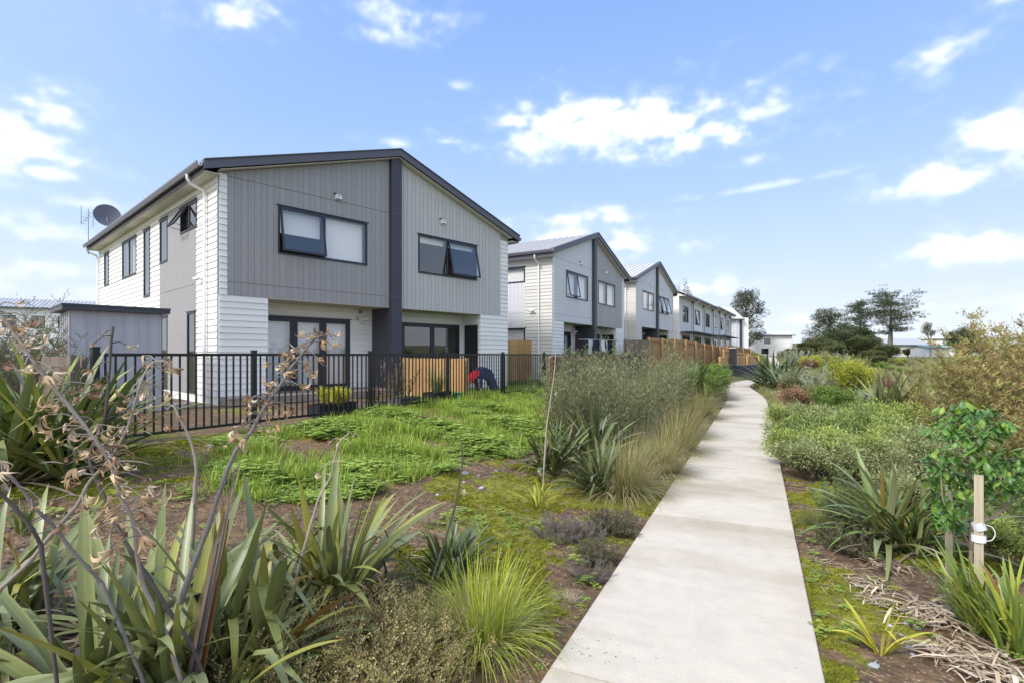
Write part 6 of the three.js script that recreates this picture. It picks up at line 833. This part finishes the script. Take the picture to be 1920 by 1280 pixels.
{
  const yelG = crownGeo({ seed: 351, h: 1, trunks: 7, first: .32, r: .016, levels: 2, split: [3, 4, 4], open: .75, wiggle: .3, clump: .10, per: 20, ll: .045, lw: .02, cols: [[.46, .48, .05], [.56, .55, .07], [.34, .40, .05], [.40, .42, .09]], fall: .8, lean: .5 });
  const where = (x, d, s) => (s < 1 ? 'low' : s < 1.5 ? 'medium' : 'tall') + '|' + (x < pathC(d) ? 'left of the far stretch of path' : x - pathC(d) < 4 ? 'close beside the path' : d > 48 ? 'below the tall distant trees' : d < 24 ? 'among the nearer wetland planting' : 'out in the middle of the wetland');
  const put = (k, v, x, d, s) => plant('wetland_shrub', `${where(x, d, s).split('|')[0]} ${midName[k]} rounded shrub ${where(x, d, s).split('|')[1]}`, 'shrub', midGeo[k][v], x, d, s, x * 3 + d, `${where(x, d, s).split('|')[0]} ${midName[k]} wetland shrubs ${where(x, d, s).split('|')[1]}`);
  plant('yellow_bush', 'large bright yellow green bush standing out above the wetland shrubs', 'shrub', yelG, 12.6, 20.0, [1.6, 2.0, 1.6], 1); plant('yellow_bush', 'large green gold bush pressed against the bright yellow green bush', 'shrub', yelG, 13.5, 21.0, [1.5, 1.7, 1.5], 3);
  plant('round_bush', 'neat round fresh green bush behind the low shrubs', 'shrub', bright[0], 8.35, 14.0, [1.15, 1.1, 1.15], 0); put(3, 0, 8.5, 15.6, 1.0); put(3, 1, 9.4, 17.2, 1.0); put(3, 0, 12.2, 23.3, .8);
  put(5, 0, 10.2, 16.0, .9); put(0, 1, 11.6, 16.5, 1.2); put(2, 0, 10.8, 14.2, 1.1); put(2, 1, 12.2, 15.0, 1.3); put(0, 0, 13.5, 17.5, 1.4); put(5, 1, 14.6, 18.5, 1.3); put(0, 1, 9.8, 12.7, .9); put(3, 1, 11.4, 12.9, .9); put(1, 1, 15.5, 19.5, 1.2);
  const R = rng(404); let n = 0;
  for (let k = 0; k < 900 && n < 120; k++) { const d = 16 + Math.pow(R(), 1.25) * 62, r = .40 + R() * .68, x = r * d, c = pathC(d); if (x < c + (d < 32 ? 2.2 : 1.7)) continue; if (d < 22 && r < .66 && r > .60) continue; const kk = [0, 0, 2, 5, 5, 4, 1, 3, 0][Math.floor(R() * 9)], big = (.8 + R() * .7 + sst(30, 70, d) * .8) * (1 - .5 * sst(.58, .72, r) * sst(24, 34, d)); n++; if (R() < .2) { const q = Math.floor(R() * 3); plant('wetland_grass_shrub', `${where(x, d, big).split('|')[0]} ${fineName[q]} feathery shrub ${where(x, d, big).split('|')[1]}`, 'shrub', midFine[q], x, d, big * .95, d * 7, `${where(x, d, big).split('|')[0]} ${fineName[q]} wetland shrubs ${where(x, d, big).split('|')[1]}`); } else put(kk, n % 2, x, d, big); }
  for (let k = 0; k < 26; k++) { const d = 34 + R() * 40, x = pathC(d) - 1.8 - R() * 2.2; if (d < 45) continue; put([0, 5, 4, 0][k % 4], k % 2, x, d, .8 + R() * .8); }
  // rank grass between the shrubs
  const wg = bladesOf(4, 18, .42, [[.36, .40, .11], [.44, .42, .18], [.28, .34, .09], [.50, .45, .24]], .012, .2), pts = []; for (let k = 0; k < 20000; k++) { const d = 11 + Math.pow(R(), 1.1) * 73, x = d * (.42 + R() * .72); if (x < pathC(d) + 1.0) continue; pts.push([x, ground(x, d) - .02, d]); }
  scatter('wetland_grass', 'rank olive and straw coloured grass between the wetland shrubs', wg, grassM, pts, 17, .45, .95, [.7, 1.2]);
  const vg = []; for (let k = 0; k < 2600; k++) { const d = 24 + R() * 22, x = lerp(fenceX(d) - 1, pathC(d) - .9, R()); if (d > 32.5) continue; vg.push([x, ground(x, d) - .02, d]); } scatter('rough_grass', 'rough grass beyond the feathery shrubs left of the path', wg, grassM, vg, 18, .5, 1.1, [.7, 1.15]);
  // bare forked shrub
  const bare = crownGeo({ seed: 420, h: 2.0, trunks: 5, first: .4, r: .022, levels: 3, split: [2, 2, 2, 3], open: .6, wiggle: .3, clump: .05, per: 0, ll: .03, lw: .01, cols: [[.2, .2, .1]], fall: .72, lean: .6, wood: [.13, .105, .09] }); { const g = thing('bare_shrub', 'leafless dark branching shrub right of the yellow green bush', 'shrub', 14.3, ground(14.3, 19.8), 19.8); part(g, 'branches', bare[1], barkM); }
}
// ---------------------------------------------------------------- trees
const treeA = crownGeo({ seed: 501, h: 8, trunks: 5, first: .25, r: .16, levels: 3, leafLevel: 2, split: [2, 2, 3, 4], open: .50, wiggle: .24, clump: .5, per: 36, ll: .22, lw: .085, cols: [[.085, .10, .055], [.12, .135, .07], [.065, .08, .045], [.15, .15, .09]], fall: .80, lean: .26, up: .09, wood: [.16, .13, .11] });
const roundA = crownGeo({ seed: 502, h: 7, trunks: 2, first: .28, r: .25, levels: 3, split: [2, 3, 4, 5], open: .95, wiggle: .25, clump: .52, per: 34, ll: .24, lw: .10, cols: [[.085, .115, .045], [.115, .145, .055], [.065, .09, .04]], fall: .72, lean: .35, up: .02, flat: .85, wood: [.12, .10, .085] });
const roundB = crownGeo({ seed: 503, h: 5, trunks: 3, first: .24, r: .18, levels: 3, split: [2, 3, 4, 4], open: .9, wiggle: .28, clump: .42, per: 34, ll: .20, lw: .085, cols: [[.12, .145, .05], [.155, .175, .065], [.09, .11, .045]], fall: .74, lean: .45, up: .02, flat: .9, wood: [.12, .10, .085] });
const sparseA = crownGeo({ seed: 504, h: 6, trunks: 1, first: .40, r: .10, levels: 3, split: [2, 2, 3, 4], open: .7, wiggle: .3, clump: .30, per: 12, ll: .22, lw: .07, cols: [[.16, .16, .08], [.20, .19, .10]], fall: .6, lean: .15, up: .04, flat: .5, wood: [.16, .13, .11] });
function clumpTree(seed, o) {   // clumps of leaves hung through a lumpy crown, each on a limb of its own
  const leaf = new MB(), wood = new MB(), R = rng(seed), wc = [.15, .125, .105];
  wood.tube([[0, -.1, 0], [.1, o.y0 * .6 + .5, .05], [-.05, o.y0 + .3 * (o.y1 - o.y0), 0], [0, o.y1 * .86, 0]], o.r, o.r * .2, 8, wc);
  for (let k = 0; k < o.n; k++) { const t = Math.pow(R(), o.pw ?? .8), y = lerp(o.y0, o.y1, t), w = o.w * o.shape(t) * (.8 + .35 * R()), a = R() * 6.2832, q = Math.sqrt(.25 + .75 * R()), x = Math.cos(a) * w * q, z = Math.sin(a) * w * q, cr = o.cr * (.65 + .7 * R()), tone = .7 + .6 * R(); wood.tube([[0, Math.max(o.y0 * .5, y - w * .8), 0], [x * .5, y - w * .25, z * .5], [x, y, z]], o.r * .22, .02, 5, wc);
    for (let j = 0; j < o.per; j++) { const b = R() * 6.2832, e = Math.acos(2 * R() - 1), rr = cr * Math.cbrt(R()), ux = Math.sin(e) * Math.cos(b), uy = Math.cos(e), uz = Math.sin(e) * Math.sin(b), dy = uy * .5 + (o.droop ?? 0), l = Math.hypot(ux, dy, uz) || 1, c = o.cols[Math.floor(R() * o.cols.length)], v = tone * (.8 + .4 * R()), na = R() * 6.28; leaf.leaf(x + ux * rr, y + uy * rr * (o.flat ?? .8), z + uz * rr, ux / l, dy / l, uz / l, Math.cos(na) * .6, .7, Math.sin(na) * .6, o.ll * (.7 + .6 * R()), o.lw, c.map(m => m * v), .35); } }
  return [leaf.geo(false), wood.geo()];
}
const gumG = clumpTree(701, { y0: 1.2, y1: 11, r: .3, n: 95, w: 3.0, shape: (t) => Math.pow(Math.sin(Math.PI * (.18 + .74 * t)), .8), cr: .72, per: 120, ll: .30, lw: .10, droop: -.25, cols: [[.10, .12, .065], [.14, .155, .085], [.075, .09, .05], [.18, .185, .11]] });
const domeG = clumpTree(702, { y0: 2.2, y1: 9.2, r: .4, n: 95, w: 4.2, shape: (t) => Math.pow(Math.cos(t * 1.35), .6), cr: .85, per: 120, ll: .28, lw: .11, flat: .55, cols: [[.095, .13, .05], [.13, .165, .065], [.07, .10, .045]] });
function pineGeo(seed, H, trunks, shape) {
  const leaf = new MB(), wood = new MB(), R = rng(seed), wc = [.15, .125, .11];
  for (const [bx0, bz0, lx, hh, r0, nb, low] of trunks) {
    const P = (t) => [bx0 + lx * t * hh + Math.sin(t * 5 + bx0) * .12, t * hh, bz0 + Math.cos(t * 4) * .1], tp = []; for (let k = 0; k <= 14; k++) tp.push(P(k / 14)); wood.tube(tp, r0, r0 * .18, 9, wc);
    for (let k = 0; k < nb; k++) { const t = low + (1 - low) * Math.pow((k + R() * 3) / (nb + 2), .85), p = P(Math.min(1, t)), a = R() * 6.28, L = shape((t - low) / (1 - low)) * (.45 + .8 * R()), pts = [p]; let up = .55 * R() - .35 * (1 - t) * R(); const n = 6; for (let i = 1; i <= n; i++) { const s = i / n; pts.push([p[0] + Math.cos(a) * L * s + (R() - .5) * .12, p[1] + L * (up * s + .22 * s * s - .16 * s) + (R() - .5) * .1, p[2] + Math.sin(a) * L * s + (R() - .5) * .12]); } wood.tube(pts, r0 * .26 * (1.1 - t), .014, 5, wc);
      for (let i = 2; i <= n; i++) for (let c = 0; c < 3; c++) { const q = pts[i], cr = .34 + .36 * R(), ox = (R() - .5) * 1.5 * (i / n), oz = (R() - .5) * 1.5 * (i / n), oy = (R() - .35) * .75, tone = .7 + .6 * R(); if (R() < .22) continue; for (let j = 0; j < 40; j++) { const b = R() * 6.28, rr = cr * Math.sqrt(R()), e = .25 + R() * .9, ca = Math.cos(b), sa = Math.sin(b), l = Math.hypot(ca * .7, e, sa * .7), cc = [[.075, .095, .045], [.10, .12, .055], [.06, .075, .04]][j % 3]; leaf.leaf(q[0] + ox + ca * rr, q[1] + oy + (R() - .5) * cr * .8, q[2] + oz + sa * rr, ca * .7 / l, e / l, sa * .7 / l, -sa, .3, ca, .24 + .12 * R(), .045, cc.map(v => v * tone), .3); } } }
  }
  return [leaf.geo(false), wood.geo()];
}
{
  const tn = ['crown', 'trunk'], tm = [folM, barkM];
  plant('gum_tree', 'dark upright gum tree with ragged crown behind the last house of the row', 'tree', gumG, 38.7, 88, 1.0, 0, undefined, tm, 1.0, tn);
  plant('pine_tree', 'tallest pine with two bare trunks and flat layered crown', 'tree', pineGeo(601, 13, [[0, 0, .03, 13.2, .30, 44, .33], [-.95, .4, .075, 11.5, .24, 18, .5]], (s) => 4.3 * Math.sin(Math.PI * clamp(.12 + s * .80)) + 1.1), 71.0, 100, [.95, .88, .95], 0, undefined, tm, 1.1, tn);
  plant('pine_tree', 'leaning conical pine left of the tallest pine', 'tree', pineGeo(602, 11, [[0, 0, -.05, 11.2, .3, 36, .14]], (s) => 4.4 * (1 - s) + 1.0), 66.0, 101, [.95, .92, .95], 1, undefined, tm, 1.1, tn);
  plant('round_tree', 'broad dome crowned dark tree left of the pines', 'tree', domeG, 57.4, 96, .95, .5, undefined, tm, .9, tn);
  plant('round_tree', 'low dark spreading tree below the leaning pine', 'tree', roundA, 60.2, 93, [1.25, 1.05, 1.25], 2.5, undefined, tm, .7, tn);
  plant('round_tree', 'dark rounded tree in front of the dome crowned tree', 'tree', roundA, 54, 90, [1.3, 1.0, 1.3], 4, undefined, tm, .6, tn);
  [[46.5, 84, 1.0], [47.5, 78, .95], [49.8, 82, 1.1], [54.5, 84, 1.25], [52, 88, 1.3], [57.5, 88, 1.3], [43.5, 80, .7], [48.5, 71, .75], [42.0, 70, .65], [52.8, 76, .95], [45.5, 66, .6]].forEach(([x, d, s], k) => plant('scrub_tree', 'olive scrub tree ' + ['beside the white two storey house', 'second from the white two storey house', 'in front of the dome crowned tree, path side', 'below the leaning pine', 'under the dome crowned tree', 'under the leaning pine, larger', 'nearest the far stretch of path', 'low in front of the dome crowned tree', 'small beside the far path', 'in front of the scrub below the leaning pine', 'smallest and nearest of the rise'][k], 'tree', roundB, x, d, s, k * 2.2, 'scrub trees on the rise', tm, ground(x, d) - .3, tn));
  plant('sparse_tree', 'thin crooked tree with sparse drooping crown right of the tallest pine', 'tree', sparseA, 80.0, 102, [1.1, 1.25, 1.1], 0, undefined, tm, 1.1, tn);
  plant('round_tree', 'compact round green tree beside the old white shed', 'tree', domeG, 88.5, 104, [.75, .55, .75], 1, undefined, tm, .9, tn); plant('round_tree', 'dark tree top rising behind the compact round tree', 'tree', roundA, 96, 114, [.9, 1.2, .9], 2, undefined, tm, .8, tn);
  plant('scrub_tree', 'small bushy tree behind the bronze bushes', 'tree', roundB, 92, 96, [.7, .85, .7], 3, undefined, tm, 1.0, tn);
  plant('scrub_tree', 'dark shrub tree in front of the white two storey house', 'tree', roundB, 47.2, 90, [.45, .55, .45], 3, undefined, tm, 1.0, tn);
  plant('pine_tree', 'dark tree top showing over the roof of the third duplex', 'tree', treeA, 26.0, 84, [.8, 1.72, .8], 2, undefined, tm, .8, tn);
  [[72, 110], [78, 112], [84, 113], [68, 106], [101, 118], [108, 120]].forEach(([x, d], k) => plant('hedge_shrub', 'low dark shrub lining the gardens across the field', 'shrub', roundB, x, d, .42 + .1 * (k % 3), k, 'garden shrubs across the field', tm, 1.0, tn));
  // trees to the right, out of the picture, that the glass doors mirror
  [[52, 2, .5], [58, 9, .62], [51, -7, .45], [63, 16, .6], [55, -14, .55], [70, 4, .7]].forEach(([x, d, s], k) => plant('round_tree', 'dark tree on the far side of the wetland that the glass doors mirror', 'tree', roundA, x, d, s, k * 1.4, 'trees mirrored in the doors', tm, ground(x, d) - .1, tn));
  const L = fineShrubGeo({ seed: 610, stems: 44, h: 2.3, lean: 48, base: .5, twigs: 5, twigLen: .13, leaves: 8, ll: .05, lw: .012, cols: [[.15, .17, .08], [.20, .21, .11], [.12, .14, .07]], bare: 1, wr: .014 }); [[-8.9, 9.0, .95], [-9.5, 9.7, 1.05], [-8.05, 8.6, .72], [-10.4, 10.6, 1.1]].forEach(([x, d, s], k) => plant('olive_bush', 'wispy olive bush ' + ['close to the shed corner', 'against the side of the shed', 'smallest, between tall flax and shed', 'largest, farthest behind the tall flax'][k], 'shrub', L, x, d, s, k * 1.7, 'wispy olive bushes by the shed'));
}
renderer.render(scene, camera);
